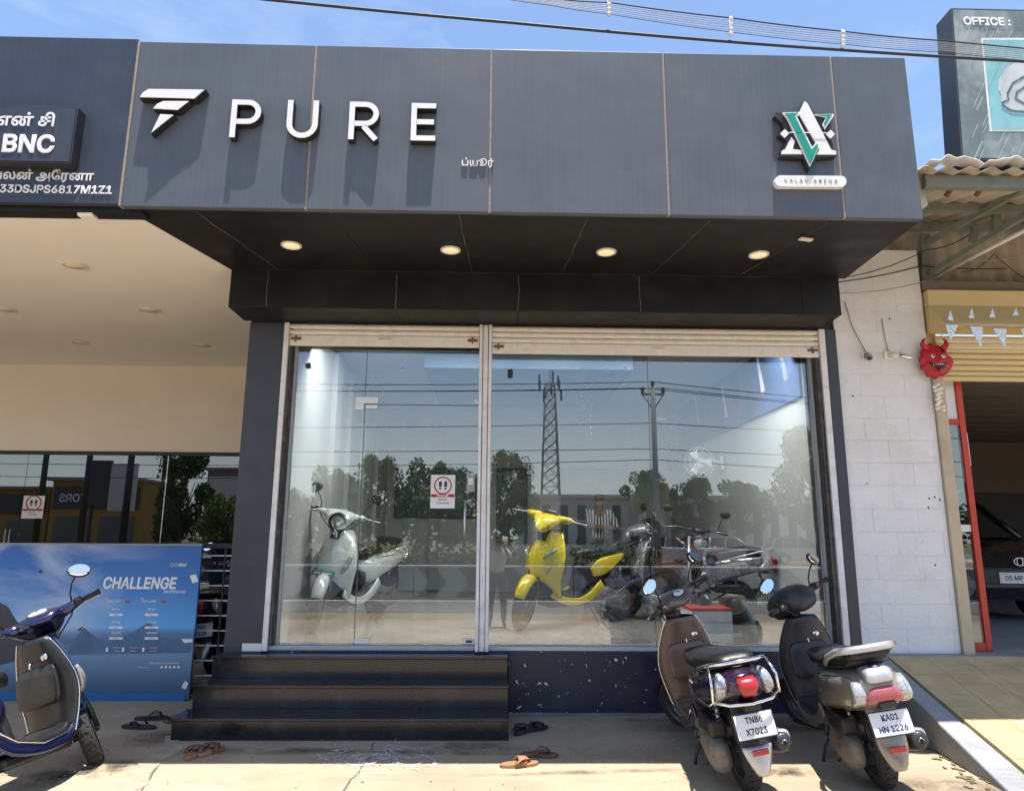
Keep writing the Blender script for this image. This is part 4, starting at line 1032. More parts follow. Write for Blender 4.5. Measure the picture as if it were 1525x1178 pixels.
sticker(642, 707, 677, 757, GY-.001, 'white please remove your shoes notice on the glass door')
sticker(36, 738, 63, 772, LY+.028, 'white please remove your shoes notice on the dark left glass')
# ================================================================ SCOOTERS
def paint(name, col, metal=.35, rough=.28, dirt=.15):
    return M(name, col, rough, metal, .05, 12, obj=True, coat=.9, dirt=(.30, .27, .22), dirt_amt=dirt, dirt_scale=5)
m_tyre = M('tyre_rubber', (.028, .026, .025), .85, 0, .25, 30, obj=True, dirt=(.12, .10, .075), dirt_amt=.4, dirt_scale=7)
m_rim = M('rim_grey', (.10, .10, .105), .45, .6, .1, 20)
m_seat = M('seat_vinyl', (.016, .016, .018), .38, 0, .3, 12, obj=True, bump=.25, bscale=120)
m_engine = M('engine_casting', (.22, .205, .18), .6, .55, .3, 14, obj=True, bump=.3, dirt=(.12, .09, .06), dirt_amt=.6, dirt_scale=7)
m_mirror = M('mirror_glass', (.9, .9, .92), .03, 1.0, 0, 5)
m_silverp = M('silver_paint', (.52, .52, .53), .35, .6, .06, 20)
m_dial = M('dial_face', (.72, .72, .72), .3, 0, .1, 30)
m_plate = M('plate_white', (.72, .73, .74), .45, 0, .04, 20)

def wheel(c, r, w, par, spokes=5, name='wheel', tf=None, wire_=False):
    """wheel > tyre, rim"""
    cx, cy, cz = c
    prof = []
    for k in range(17):
        a = math.pi*k/16-math.pi/2
        prof.append((r-w*.42+w*.42*math.cos(a), w*.5*math.sin(a)))
    prof = [(r-w*.62, -w*.40)]+prof+[(r-w*.62, w*.40)]
    b = B(); b.X = tf; b.lathe(prof, c, 'y', 40)
    root = b.build(name, m_tyre, par)
    # tread blocks
    b = B(); b.X = tf
    for k in range(44):
        a = 2*math.pi*k/44; ca, sa = math.cos(a), math.sin(a)
        for s in (-1, 1):
            yy = s*w*(.13+.10*(k % 2)); rr = r-.0065*(k % 2)*1.2+.001
            b.obox((cx+rr*ca, cy+yy, cz+rr*sa), (-sa, s*.5, ca), (0, 1, 0), (ca, 0, sa), .0085, w*.11, .004)
    b.build('tread', m_tyre, root)['kind'] = 'stuff'
    b = B(); b.X = tf
    rr = r-w*.60
    b.lathe([(rr-.012, -w*.38), (rr, -w*.40), (rr+.004, -w*.3), (rr-.02, 0), (rr+.004, w*.3), (rr, w*.40), (rr-.012, w*.38), (rr-.030, 0), (rr-.012, -w*.38)], c, 'y', 36)
    b.cyl((cx, cy-w*.36, cz), (cx, cy+w*.36, cz), .038, n=18)
    if wire_:
        for k in range(28):
            a = 2*math.pi*k/28; a2 = a+(.25 if k % 2 else -.25)
            b.cyl((cx+.035*math.cos(a2), cy+(k % 4-1.5)*.02, cz+.035*math.sin(a2)), (cx+rr*math.cos(a), cy, cz+rr*math.sin(a)), .0018, n=4)
    else:
        for k in range(spokes):
            a = 2*math.pi*k/spokes+.3; p0 = Vector((cx+.03*math.cos(a), cy, cz+.03*math.sin(a))); p1 = Vector((cx+(rr-.01)*math.cos(a), cy, cz+(rr-.01)*math.sin(a)))
            d = (p1-p0).normalized(); b.obox((p0+p1)/2, d, (0, 1, 0), d.cross(Vector((0, 1, 0))), (p1-p0).length/2, w*.22, .014)
    b.build('rim', m_rim, root)
    return root
def helix(b, p0, p1, r, turns, wr):
    p0, p1 = Vector(p0), Vector(p1); d = p1-p0; n = turns*10; u = d.cross(Vector((0, 1, 0))).normalized(); v = d.normalized().cross(u)
    b.tube([p0+d*(i/n)+u*(r*math.cos(2*math.pi*i/10))+v*(r*math.sin(2*math.pi*i/10)) for i in range(n+1)], wr, 5)

def scooter(label, loc, rz, lean=0, steer=0, body=None, inner=None, trim=None, plate=None, group=None, style='A', seatm=None, plate_front=None, mirrors=True, script=None, cowlm=None, taillens=None, z=0, name='scooter', size=1.0):
    t = thing(name, label, 'scooter', loc, 0, group)
    t.rotation_mode = 'XYZ'
    t.matrix_world = Matrix.Translation(loc) @ Matrix.Rotation(rz, 4, 'Z') @ Matrix.Rotation(-lean, 4, 'X') @ Matrix.Scale(size, 4)
    seatm = seatm or m_seat; cowlm = cowlm or body
    S0 = Vector((1.20, 0, .30)); ax = (Vector((.985, 0, 1.0))-S0).normalized()
    T = Matrix.Translation(S0) @ Matrix.Rotation(steer, 4, ax) @ Matrix.Translation(-S0)
    def SB_(): b = B(); b.X = T; return b
    r = .232
    wheel((1.245, 0, r), r, .094, t, 5, 'front_wheel', T)
    wheel((0, 0, r), r, .102, t, 5, 'rear_wheel')
    # --- fork + fender (steered)
    b = SB_()
    for s in (-1, 1):
        b.tube([(1.13, s*.045, .52), (1.20, s*.072, .36), (1.245, s*.072, r)], .016, 8)
        b.tube([(1.245, s*.055, r), (1.245, s*.08, r)], .022, 8)
    b.build('fork', m_metal, t)
    b = SB_()
    def fend(u, v):
        a = R(148-128*v); w = .064*(1-.25*abs(2*v-1)**3); rr = r+.032-.050*abs(2*u-1)**3.0
        return Vector((1.245-.0+rr*math.cos(a), (2*u-1)*w, r+rr*math.sin(a)*1.02+.002))
    b.grid(fend, 12, 20); b.build('front_fender', body, t, solid=.004)
    # --- apron
    def aw(v): 
        if style == 'Y': return .09+.185*math.sin(min(1, v*1.25+.12)*math.pi*.62)**1.3*(1-.35*v**2)
        return .105+.115*math.sin(min(1, v*1.5)*math.pi/2)**.8-.065*max(0, v-.45)**1.3*2
    def axc(v): return 1.05+.105*v**.8-.05*v**4+(.02*math.sin(v*math.pi) if style != 'Y' else .06*math.sin(v*math.pi*.9))
    def ez(u, v): return .90-.62*v+.17*v**2.5*(1-u*u)
    def apr(u, v):
        u = 2*u-1; q = abs(u)
        return Vector((axc(v)-.165*q**(2.0 if style != 'Y' else 1.5), aw(v)*u, ez(u, v)))
    ap = B().grid(apr, 24, 20).build('front_apron', body, t, solid=.006)
    def inn(u, v):
        u = 2*u-1
        return Vector((axc(v)-.17-.030*(1-u**4)-.02*math.sin(v*math.pi)*(1-u*u), aw(v)*.985*u, .90-.62*v+.02*v))
    ip = B().grid(inn, 20, 16).build('leg_shield', inner, t, solid=.006)
    edge = [apr(0, k/16)+Vector((-.004, 0, 0)) for k in range(17)]; edge2 = [apr(1, k/16)+Vector((-.004, 0, 0)) for k in range(17)]
    if trim: B().tube(edge, .006, 6).build('edge_trim', trim, t); B().tube(edge2, .006, 6).build('edge_trim', trim, t)
    # glove box lip, ignition, hook, bag hook
    b = B().loft([(.885, 0, .72, .09, .006), (.878, 0, .70, .130, .010), (.872, 0, .60, .150, .014), (.872, 0, .50, .140, .014), (.880, 0, .48, .10, .006)], 22, 3, 5)
    b.build('glove_box', inner, ip)
    b = B(); b.X = Matrix.Translation((.868, -.075, .775)) @ Matrix.Rotation(R(15), 4, 'Y'); b.lathe([(0, -.012), (.012, -.012), (.015, -.004), (.022, -.004), (.022, .01)], (0, 0, 0), 'x', 14); b.build('ignition_lock', m_chrome, ip)
    b = B().tube([(.862, 0, .76), (.835, 0, .75), (.83, 0, .73), (.845, 0, .715)], .006, 6); b.build('bag_hook', m_chrome, ip)
    # --- floor and side skirts
    b = B().loft([(.90, 0, .335, .155, .018), (.84, 0, .300, .165, .018), (.72, 0, .285, .160, .018), (.52, 0, .285, .150, .018), (.44, 0, .32, .12, .018)], 18, 3, 6); b.build('floorboard', inner, t)
    for k in range(4):
        B().box(.54, -.11+k*.064, .303, .82, -.095+k*.064, .309).build('floor_rib', m_rubber, t)
    for s in (-1, 1):
        b = B().loft([(1.02, s*.135, .33, .012, .035), (.86, s*.158, .262, .014, .036), (.66, s*.155, .248, .014, .036), (.46, s*.150, .30, .014, .045), (.33, s*.155, .40, .012, .05)], 12, 4, 3)
        b.build('side_skirt', body, t)
        if trim: B().tube([(1.0, s*.152, .345), (.86, s*.175, .285), (.66, s*.172, .272), (.48, s*.167, .325), (.36, s*.172, .40)], .006, 6).build('skirt_trim', trim, t)
    B().box(.44, -.10, .19, .98, .10, .262).build('underside', m_metal, t, bevel=.02)
    # --- rear body
    if style == 'B':
        st = [(.50, 0, .44, .07, .11), (.42, 0, .48, .14, .155), (.25, 0, .535, .175, .150), (.05, 0, .575, .195, .140), (-.15, 0, .605, .190, .130), (-.30, 0, .625, .155, .110), (-.385, 0, .640, .10, .075), (-.41, 0, .645, .06, .045)]
    elif style == 'Y':
        st = [(.52, 0, .42, .06, .10), (.44, 0, .46, .11, .15), (.25, 0, .55, .135, .12), (.05, 0, .62, .15, .10), (-.15, 0, .69, .13, .075), (-.32, 0, .74, .09, .05), (-.43, 0, .77, .05, .028), (-.46, 0, .78, .02, .012)]
    else:
        st = [(.50, 0, .44, .07, .11), (.42, 0, .49, .135, .155), (.25, 0, .55, .165, .145), (.05, 0, .60, .180, .130), (-.15, 0, .635, .170, .110), (-.30, 0, .66, .135, .088), (-.39, 0, .675, .085, .06), (-.415, 0, .68, .05, .035)]
    rb = B().loft(st, 26, 5, 2.6).build('rear_body', body if style != 'Y' else m_seat, t)
    if style == 'Y':
        for s in (-1, 1):
            B().loft([(.44, s*.105, .50, .012, .05), (.34, s*.135, .555, .018, .085), (.20, s*.145, .60, .018, .070), (.06, s*.145, .655, .012, .035), (-.02, s*.14, .68, .005, .012)], 14, 4, 2.4).build('side_panel', body, t)
            B().loft([(1.13, s*.105, .64, .014, .012), (1.10, s*.150, .69, .016, .022), (1.04, s*.185, .735, .012, .012)], 12, 3, 2.5).build('apron_lamp', m_lens, t)
            for k in range(5): B().tube([(1.02-.02*k, s*(.19-.01*k), .60-.05*k), (1.07-.02*k, s*(.13-.01*k), .585-.05*k)], .0035, 4).build('decal_line', m_black, t)
    x_t = st[-1][0]; z_t = st[-1][2]
    # centre tunnel cover
    B().loft([(.53, 0, .34, .10, .03), (.50, 0, .46, .085, .05), (.47, 0, .60, .08, .05), (.49, 0, .68, .06, .02)], 14, 3, 3).build('front_cover', inner, t)
    # --- seat
    zo = .0 if style != 'Y' else .02
    if style == 'Y': ss = [(.60, 0, .665, .05, .022), (.52, 0, .695, .10, .04), (.34, 0, .705, .125, .045), (.16, 0, .725, .13, .045), (.04, 0, .775, .13, .05), (-.16, 0, .815, .12, .045), (-.33, 0, .835, .07, .02)]
    else: ss = [(.60, 0, .672, .05, .022), (.52, 0, .705, .11, .045), (.34, 0, .715, .140, .05), (.16, 0, .725, .152, .052), (.02, 0, .755, .155, .056), (-.14, 0, .775, .148, .055), (-.27, 0, .780, .115, .042), (-.31, 0, .775, .08, .018)]
    st_ = B().loft(ss, 24, 4, 2.8).build('seat', seatm, t)
    B().tube([(ss[1][0], -.10, ss[1][2]-.035), (.34, -.142, .690), (.02, -.160, .715), (-.24, -.13, .752), (-.32, 0, .755), (-.24, .13, .752), (.02, .160, .715), (.34, .142, .690), (ss[1][0], .10, ss[1][2]-.035)], .005, 5).build('seat_piping', m_black, st_)
    # --- grab rail
    gm = trim or m_silverp
    if style == 'B':
        P = [(-.02, .165, .735), (-.16, .185, .80), (-.28, .165, .845), (-.355, .10, .855), (-.375, 0, .858), (-.355, -.10, .855), (-.28, -.165, .845), (-.16, -.185, .80), (-.02, -.165, .735)]
        B().tube(P, [.013, .018, .021, .022, .022, .022, .021, .018, .013], 10).build('grab_rail', m_silverp, t)
        B().loft([(-.20, 0, .80, .12, .03), (-.30, 0, .815, .13, .035), (-.36, 0, .82, .10, .02)], 16, 3, 3).build('back_pad', seatm, t)
    elif style == 'Y':
        P = [(-.05, .12, .74), (-.25, .15, .83), (-.42, .09, .865), (-.46, 0, .87), (-.42, -.09, .865), (-.25, -.15, .83), (-.05, -.12, .74)]
        B().tube(P, .011, 8).build('grab_rail', m_black, t)
    else:
        P = [(.02, .165, .70), (-.14, .185, .745), (-.30, .165, .785), (-.40, .10, .80), (-.42, 0, .802), (-.40, -.10, .80), (-.30, -.165, .785), (-.14, -.185, .745), (.02, -.165, .70)]
        B().tube(P, .011, 8).build('grab_rail', gm, t)
        if style == 'A':   # crash guard hoops round the tail
            for s in (-1, 1):
                B().tube([(-.30, s*.165, .785), (-.38, s*.185, .70), (-.36, s*.19, .60), (-.25, s*.19, .56), (-.05, s*.195, .55), (.12, s*.185, .53)], .0085, 7).build('guard_rail', gm, t)
            B().tube([(-.36, .185, .60), (-.42, .12, .585), (-.44, 0, .58), (-.42, -.12, .585), (-.36, -.185, .60)], .0085, 7).build('guard_rail', gm, t)
    # --- tail lamps
    tl = taillens or m_red
    if style == 'B':
        b = B().loft([(-.345, 0, .565, .10, .012), (-.400, 0, .587, .105, .026), (-.407, 0, .625, .085, .028), (-.395, 0, .652, .055, .012)], 18, 3, 4); b.build('tail_lamp', tl, t)
        for s in (-1, 1): B().loft([(-.33, s*.125, .56, .04, .02), (-.375, s*.12, .60, .045, .035), (-.355, s*.125, .655, .032, .03), (-.33, s*.13, .69, .015, .01)], 14, 3, 3).build('indicator', m_lens, t)
        B().lathe([(0, -.02), (.036, -.018), (.046, 0), (.05, .02)], (-.372, 0, .722), 'x', 18).build('tail_badge', m_metal, t)
        B().loft([(-.27, 0, .735, .07, .02), (-.385, 0, .72, .08, .035), (-.400, 0, .68, .07, .03)], 16, 3, 3).build('tail_panel', m_silverp, t)
    elif style == 'Y':
        B().ball((-.45, 0, .74), .03, .06, .022).build('tail_lamp', tl, t)
        for s in (-1, 1): B().ball((-.40, s*.11, .64), .03, .022, .02).build('indicator', m_orange, t)
    else:
        B().loft([(-.39, 0, .612, .030, .010), (-.425, 0, .64, .042, .026), (-.43, 0, .680, .055, .030), (-.40, 0, .71, .050, .012)], 16, 3, 3.5).build('tail_lamp', tl, t)
        for s in (-1, 1): B().loft([(-.29, s*.145, .60, .02, .02), (-.345, s*.135, .645, .035, .035), (-.335, s*.125, .70, .03, .03), (-.30, s*.12, .73, .012, .01)], 14, 3, 3).build('indicator', m_lens, t)
        for s in (-1, 1): B().ball((-.362, s*.142, .665), .014, .02, .016).build('indicator_bulb', m_orange, t)
    # --- mudguard, plate
    def mg(u, v):
        q = 2*u-1
        w = (.085 if v < .6 else .085-.05*((v-.6)/.4)**1.5)
        return Vector((-.27-.085*math.sin(v*1.5)-.02*v+.018*abs(q)**2, q*w, .57-.37*v))
    gd = B().grid(mg, 8, 14).build('rear_mudguard', m_black if style != 'B' else body, t, solid=.005)
    if style in 'AC': B().grid(lambda u, v: mg(u, .62+.40*v)+Vector((-.008, 0, 0)), 8, 8).build('mud_flap', m_silverp, gd, solid=.004)
    B().box(-.435, -.045, .545, -.27, .045, .575).build('plate_bracket', m_black, t)
    if plate:
        X = Matrix.Translation((-.405, 0, .46)) @ Matrix.Rotation(R(14), 4, 'Y')
        b = B(); b.X = X; b.box(-.004, -.108, -.062, .006, .108, .062); pl = b.build('number_plate', m_plate, t, bevel=.004)
        b = B(); b.X = X; b.box(.007, -.114, -.068, .014, .114, .068); b.build('plate_frame', m_metal, pl)
        for s, zz, sz in zip(plate, (.030, -.028), (.060, .060)):
            text('plate_text', s, sz, lambda x, y, z_, zz=zz: X @ Vector((-.0045-z_, -x, y+zz)), m_textblack if plate[0][0] == 'T' else m_plblue, pl, .0006, .022, sx=.88)
    if style != 'Y': B().box(-.405, -.045, .305, -.392, .045, .335).build('reflector', m_red, t, bevel=.003)
    # --- engine, transmission, exhaust
    B().loft([(.44, .115, .30, .035, .06), (.30, .12, .285, .050, .085), (.12, .13, .250, .058, .095), (-.02, .135, .235, .060, .105), (-.10, .135, .235, .045, .08), (-.13, .135, .235, .02, .04)], 20, 4, 3).build('engine_case', m_engine, t)
    b = B().lathe([(0, .035), (.03, .034), (.05, .028), (.055, .01), (.06, 0)], (.0, .165, .235), 'y', 20)
    for k in range(6): a = k*1.047; b.cyl((.0+.085*math.cos(a)*.9, .175, .237+.075*math.sin(a)), (.0+.085*math.cos(a)*.9, .192, .237+.075*math.sin(a)), .006, n=6)
    b.build('clutch_cover', m_engine, t)
    B().box(-.08, .075, .335, .20, .175, .43).build('air_box', m_black, t, bevel=.02)
    B().tube([(.22, .19, .27), (.16, .215, .30), (.06, .22, .36), (.03, .235, .365)], [.011, .011, .011, .014], 7).build('kick_lever', m_metal, t)
    B().loft([(.36, 0, .30, .10, .08), (.22, 0, .29, .09, .09), (.10, 0, .30, .05, .06)], 14, 3, 3).build('engine_block', m_engine, t)
    b = B(); helix(b, (-.03, .105, .30), (-.015, .095, .52), .026, 7, .0058); b.build('spring', m_metal, t)
    B().tube([(-.03, .105, .26), (-.015, .095, .56)], .012, 8).build('shock_absorber', m_silverp, t)
    b = B().tube([(.28, -.09, .24), (.18, -.14, .20), (.06, -.155, .22)], .017, 8); b.build('exhaust_pipe', m_engine, t)
    mf = B().loft([(.08, -.158, .225, .03, .03), (.05, -.162, .235, .052, .052), (-.12, -.168, .275, .058, .058), (-.26, -.172, .310, .052, .052), (-.29, -.172, .318, .034, .034)], 20, 3, 2.2).build('muffler', m_metal, t)
    B().loft([(.02, -.182, .262, .045, .040), (-.10, -.192, .292, .045, .046), (-.24, -.192, .325, .038, .040)], 14, 3, 3).build('heat_shield', m_silverp, mf)
    b = B(); b.X = Matrix.Translation((-.292, -.172, .318)) @ Matrix.Rotation(R(-14), 4, 'Y'); b.lathe([(0, .004), (.014, .002), (.017, -.012), (.014, -.014)], (0, 0, 0), 'x', 12); b.build('muffler_tip', m_chrome, mf)
    # stands
    b = B().tube([(.46, .09, .22), (.45, .16, .13), (.43, .235, .012+(math.tan(lean)*.235 if lean else 0)*-1)], .010, 7); b.box(.405, .215, -.002-math.tan(lean)*.22, .455, .262, .008-math.tan(lean)*.22)
    b.build('side_stand', m_metal, t)
    b = B().tube([(.36, .11, .20), (.20, .14, .13), (.19, .17, .12)], .010, 7); b.tube([(.36, -.11, .20), (.20, -.14, .13), (.19, -.17, .12)], .010, 7); b.build('centre_stand', m_metal, t)
    for s in (-1, 1): B().box(.30, s*.17-.03, .285, .36, s*.17+.03, .300).build('foot_peg', m_rubber, t)
    # --- handlebar cowl (steered)
    b = SB_()
    if style == 'Y': cs = [(.89, 0, .985, .07, .02), (.95, 0, 1.01, .12, .04), (1.03, 0, 1.00, .13, .055), (1.12, 0, .965, .10, .06), (1.20, 0, .915, .045, .03), (1.215, 0, .90, .01, .01)]
    elif style == 'B': cs = [(.85, 0, .955, .08, .03), (.885, 0, .99, .135, .075), (.96, 0, 1.02, .155, .095), (1.06, 0, 1.00, .145, .10), (1.14, 0, .95, .11, .08), (1.18, 0, .92, .05, .04)]
    else: cs = [(.865, 0, .985, .06, .02), (.90, 0, 1.01, .12, .038), (.98, 0, 1.02, .150, .055), (1.06, 0, 1.00, .13, .065), (1.12, 0, .975, .10, .06), (1.16, 0, .955, .05, .035)]
    cw = b.loft(cs, 24, 4, 2.6).build('handlebar_cowl', cowlm, t)
    b = SB_().loft([(1.035, 0, .93, .06, .05), (1.05, 0, .87, .05, .05), (1.07, 0, .80, .045, .05)], 14, 3, 3); b.build('steering_neck', inner, t)
    for s in (-1, 1):
        b = SB_().tube([(.97, s*.09, 1.01), (.95, s*.17, 1.02), (.93, s*.235, 1.03)], [.048, .036, .023], 12); b.build('cowl_wing', cowlm, cw)
        b = SB_().tube([(.935, s*.225, 1.03), (.905, s*.355, 1.035)], [.0175, .0165], 12); b.tube([(.905, s*.355, 1.035), (.902, s*.368, 1.035)], .021, 12); b.build('grip', m_rubber, t)
        b = SB_().obox((.925, s*.235, 1.035), (1, 0, 0), (0, 1, 0), (0, 0, 1), .026, .022, .024); b.build('switch_pod', m_black, t, bevel=.006)
        b = SB_().obox((.898, s*.232, 1.045), (1, 0, 0), (0, 1, 0), (0, 0, 1), .004, .010, .007); b.build('switch', m_red if s < 0 else m_orange, t)
        b = SB_().tube([(.965, s*.215, 1.03), (.985, s*.26, 1.025), (.965, s*.35, 1.02), (.958, s*.372, 1.02)], [.008, .0065, .006, .008], 7); b.build('brake_lever', m_silverp, t)
        if mirrors:
            b = SB_().tube([(.945, s*.20, 1.045), (.935, s*.205, 1.10), (.915, s*.235, 1.16), (.90, s*.27, 1.195)], .0058, 7); b.build('mirror_stalk', m_black, t)
            X = T @ Matrix.Translation((.895, s*.305, 1.225)) @ Matrix.Rotation(R(-s*14), 4, 'Z') @ Matrix.Rotation(R(12), 4, 'Y') @ Matrix.Rotation(R(-s*22), 4, 'X')
            b = B(); b.X = X; b.ball((.012, 0, 0), .020, .073, .049, 20, 10)
            mh = b.build('mirror', m_black, t)
            b = B(); b.X = X; b.add([(-.0105, .062*math.cos(k*.2618), .039*math.sin(k*.2618)) for k in range(24)]+[(-.004, .069*math.cos(k*.2618), .045*math.sin(k*.2618)) for k in range(24)],
                                    [tuple(range(24))]+[(k, (k+1) % 24, 24+(k+1) % 24, 24+k) for k in range(24)]); b.build('mirror_glass', m_mirror, mh)
    # cables and panel seams
    b = SB_(); b.tube([(.95, .20, 1.02), (1.02, .16, 1.0), (1.08, .08, .93), (1.09, .02, .84)], .005, 5); b.tube([(.95, -.20, 1.02), (1.03, -.17, .98), (1.085, -.07, .90), (1.09, -.02, .84)], .005, 5)
    b.tube([(.905, .20, 1.0), (.89, .13, .93), (.95, .05, .88)], .0045, 5); b.build('cable', m_black, t)
    for s in (-1, 1):
        pts = []
        for x_, z_ in ((.44, .60), (.30, .64), (.10, .655), (-.12, .685), (-.30, .70)):
            q = min(st, key=lambda e: abs(e[0]-x_)); w_ = q[3]; h_ = max(.02, q[4]); k_ = min(.98, abs(z_-q[2])/h_)
            pts.append((x_, s*(w_*(1-k_**2.6)**(1/2.6)+.001), z_))
        B().tube(pts, .0028, 4).build('panel_seam', m_black, t)
    B().tube([(-.10, .10, .44), (-.02, .16, .40), (.14, .16, .36), (.25, .14, .36)], .006, 5).build('hose', m_black, t)
    # instrument cluster
    b = SB_(); b.X = T @ Matrix.Translation((.915, 0, 1.055)) @ Matrix.Rotation(R(-32), 4, 'Y')
    b.ball((0, 0, 0), .040, .072, .014, 20, 8); ic = b.build('instrument_cluster', m_black, t)
    b = SB_(); b.X = T @ Matrix.Translation((.912, 0, 1.064)) @ Matrix.Rotation(R(-32), 4, 'Y')
    b.ball((0, 0, 0), .030, .056, .009, 20, 8); b.build('dial', m_dial, ic)
    b = B(); b.X = T @ Matrix.Translation((.912, 0, 1.064)) @ Matrix.Rotation(R(-32), 4, 'Y'); b.box(-.004, -.003, .006, .022, .003, .0105); b.box(-.006, -.006, .007, .004, .006, .0112); b.build('dial_needle', m_textblack, ic)
    # headlamp
    if style == 'W':
        b = SB_(); b.X = T @ Matrix.Translation((1.15, 0, .965)) @ Matrix.Rotation(R(10), 4, 'Y'); b.lathe([(0, .035), (.03, .034), (.055, .026), (.068, .008)], (0, 0, 0), 'x', 24); hl = b.build('headlamp', m_lens, t)
        b = SB_(); b.X = T @ Matrix.Translation((1.15, 0, .965)) @ Matrix.Rotation(R(10), 4, 'Y'); b.lathe([(.068, .0), (.070, .022), (.080, .024), (.084, .0), (.082, -.03)], (0, 0, 0), 'x', 28); b.build('headlamp_ring', m_black, hl)
    else:
        b = SB_().loft([(1.145, 0, .905, .05, .012), (1.168, 0, .935, .075, .024), (1.155, 0, .975, .07, .026), (1.12, 0, 1.00, .03, .01)], 18, 3, 2.5); b.build('headlamp', m_lens, t)
    # apron lamps / emblem / front plate
    for s in (-1, 1):
        B().loft([(1.085, s*.125, .50, .010, .022), (1.075, s*.150, .55, .020, .026), (1.045, s*.165, .61, .022, .026), (1.01, s*.175, .67, .008, .012)], 12, 3, 2.5).build('front_indicator', m_lens, t)
    if plate_front:
        X = Matrix.Translation((1.178, 0, .50)) @ Matrix.Rotation(R(-12), 4, 'Y')
        b = B(); b.X = X; b.box(0, -.115, -.022, .006, .115, .022); b.build('front_plate', plate_front, t, bevel=.003)
        b = B(); b.X = X; b.box(.0065, -.09, -.008, .0075, -.03, .008); b.box(.0065, -.01, -.007, .0075, .08, .007); b.build('plate_print', m_plate, t)
    if script:
        for s in (1,):
            text('side_script', script[0], script[1], lambda x, y, z_: Vector((.10-x, .186+z_, script[2]+y)), m_chrome, t, .002, .01, shear=.25, sx=1)
    return t
m_plblue = M('plate_blue_print', (.03, .05, .16), .5)

PUR = paint('aubergine_paint', (.035, .014, .050), .5, .25, .10)
BRN = M('brown_plastic', (.115, .070, .048), .45, 0, .12, 10, obj=True, coat=.3, dirt=(.26, .20, .15), dirt_amt=.35, dirt_scale=6)
BRNC = M('taupe_cowl', (.17, .125, .105), .35, .2, .08, 10, obj=True, coat=.6, dirt=(.26, .2, .16), dirt_amt=.2)
SLV = paint('gunmetal_paint', (.25, .225, .19), .25, .30, .3)
BLKI = M('dusty_black_plastic', (.028, .028, .030), .42, 0, .2, 10, obj=True, dirt=(.14, .13, .12), dirt_amt=.3, dirt_scale=5)
BLU = paint('dark_blue_paint', (.010, .018, .085), .45, .18, .08)
GRYI = M('olive_grey_plastic', (.020, .020, .020), .34, 0, .15, 8, obj=True, coat=.2, spec=.35, dirt=(.08, .07, .06), dirt_amt=.2, dirt_scale=4)
WHT = paint('pearl_white_paint', (.68, .72, .72), .05, .22, .0)
YEL = paint('yellow_paint', (.78, .60, .01), .0, .22, .0)
GRN = M('green_plate', (.01, .30, .15), .4, 0, .05, 10)
GRYP = paint('grey_paint', (.25, .26, .27), .4, .25, .0)
def outp(px, py): p = PG(px, py); return (p.x, p.y, p.z)
scooter('aubergine and brown scooter with chrome guard rails and plate TN86 X7023 parked by the plinth', outp(1116, 1176), R(89.5), R(10), R(42), PUR, BRN, m_chrome, ('TN86', 'X7023'), 'scooters parked in front of the showroom', 'A', script=('fascino', .034, .63), cowlm=BRNC)
scooter('dusty gunmetal scooter with silver grab rail and plate KA01 HN 1226 beside the kerb', outp(1316, 1172), R(83.5), R(10), R(38), SLV, BLKI, None, ('KA01', 'HN 1226'), 'scooters parked in front of the showroom', 'B', script=('ACCESS', .030, .56), cowlm=BLKI, taillens=M('pale_red_lens', (.34, .07, .08), .2, 0, .2, 20, coat=.8))
pc = PG(150, 1130); hd = R(81); 
scooter('dark blue scooter with chrome trimmed leg shield parked before the poster board', (pc.x-1.25*math.cos(hd)+.0, pc.y-1.25*math.sin(hd), gz(-2.3)), hd, R(18), R(38), BLU, GRYI, m_chrome, ('TN38', 'CZ 4471'), 'scooters parked in front of the showroom', 'C', size=.96)
scooter('pearl white electric scooter with round headlamp and green plate behind the glass door', (-1.36, 2.30, FZ), R(-106), R(4), R(24), WHT, BLKI, None, None, 'scooters on display inside the showroom', 'W', plate_front=GRN, size=1.1)
scooter('bright yellow electric scooter behind the big display window', (1.30, 2.15, FZ), R(222), R(5), R(28), YEL, BLKI, None, None, 'scooters on display inside the showroom', 'Y', mirrors=False, size=1.1)
scooter('dull grey scooter half hidden at the right end of the display window', (2.66, 1.9, FZ), R(160), R(4), R(20), GRYP, BLKI, None, None, 'scooters on display inside the showroom', 'C')
scooter('blue and black scooter behind the white barred gate', (-2.72, 1.2, .10), R(95), R(6), R(-10), BLU, BLKI, None, ('TN86', 'Q 118'), None, 'C')

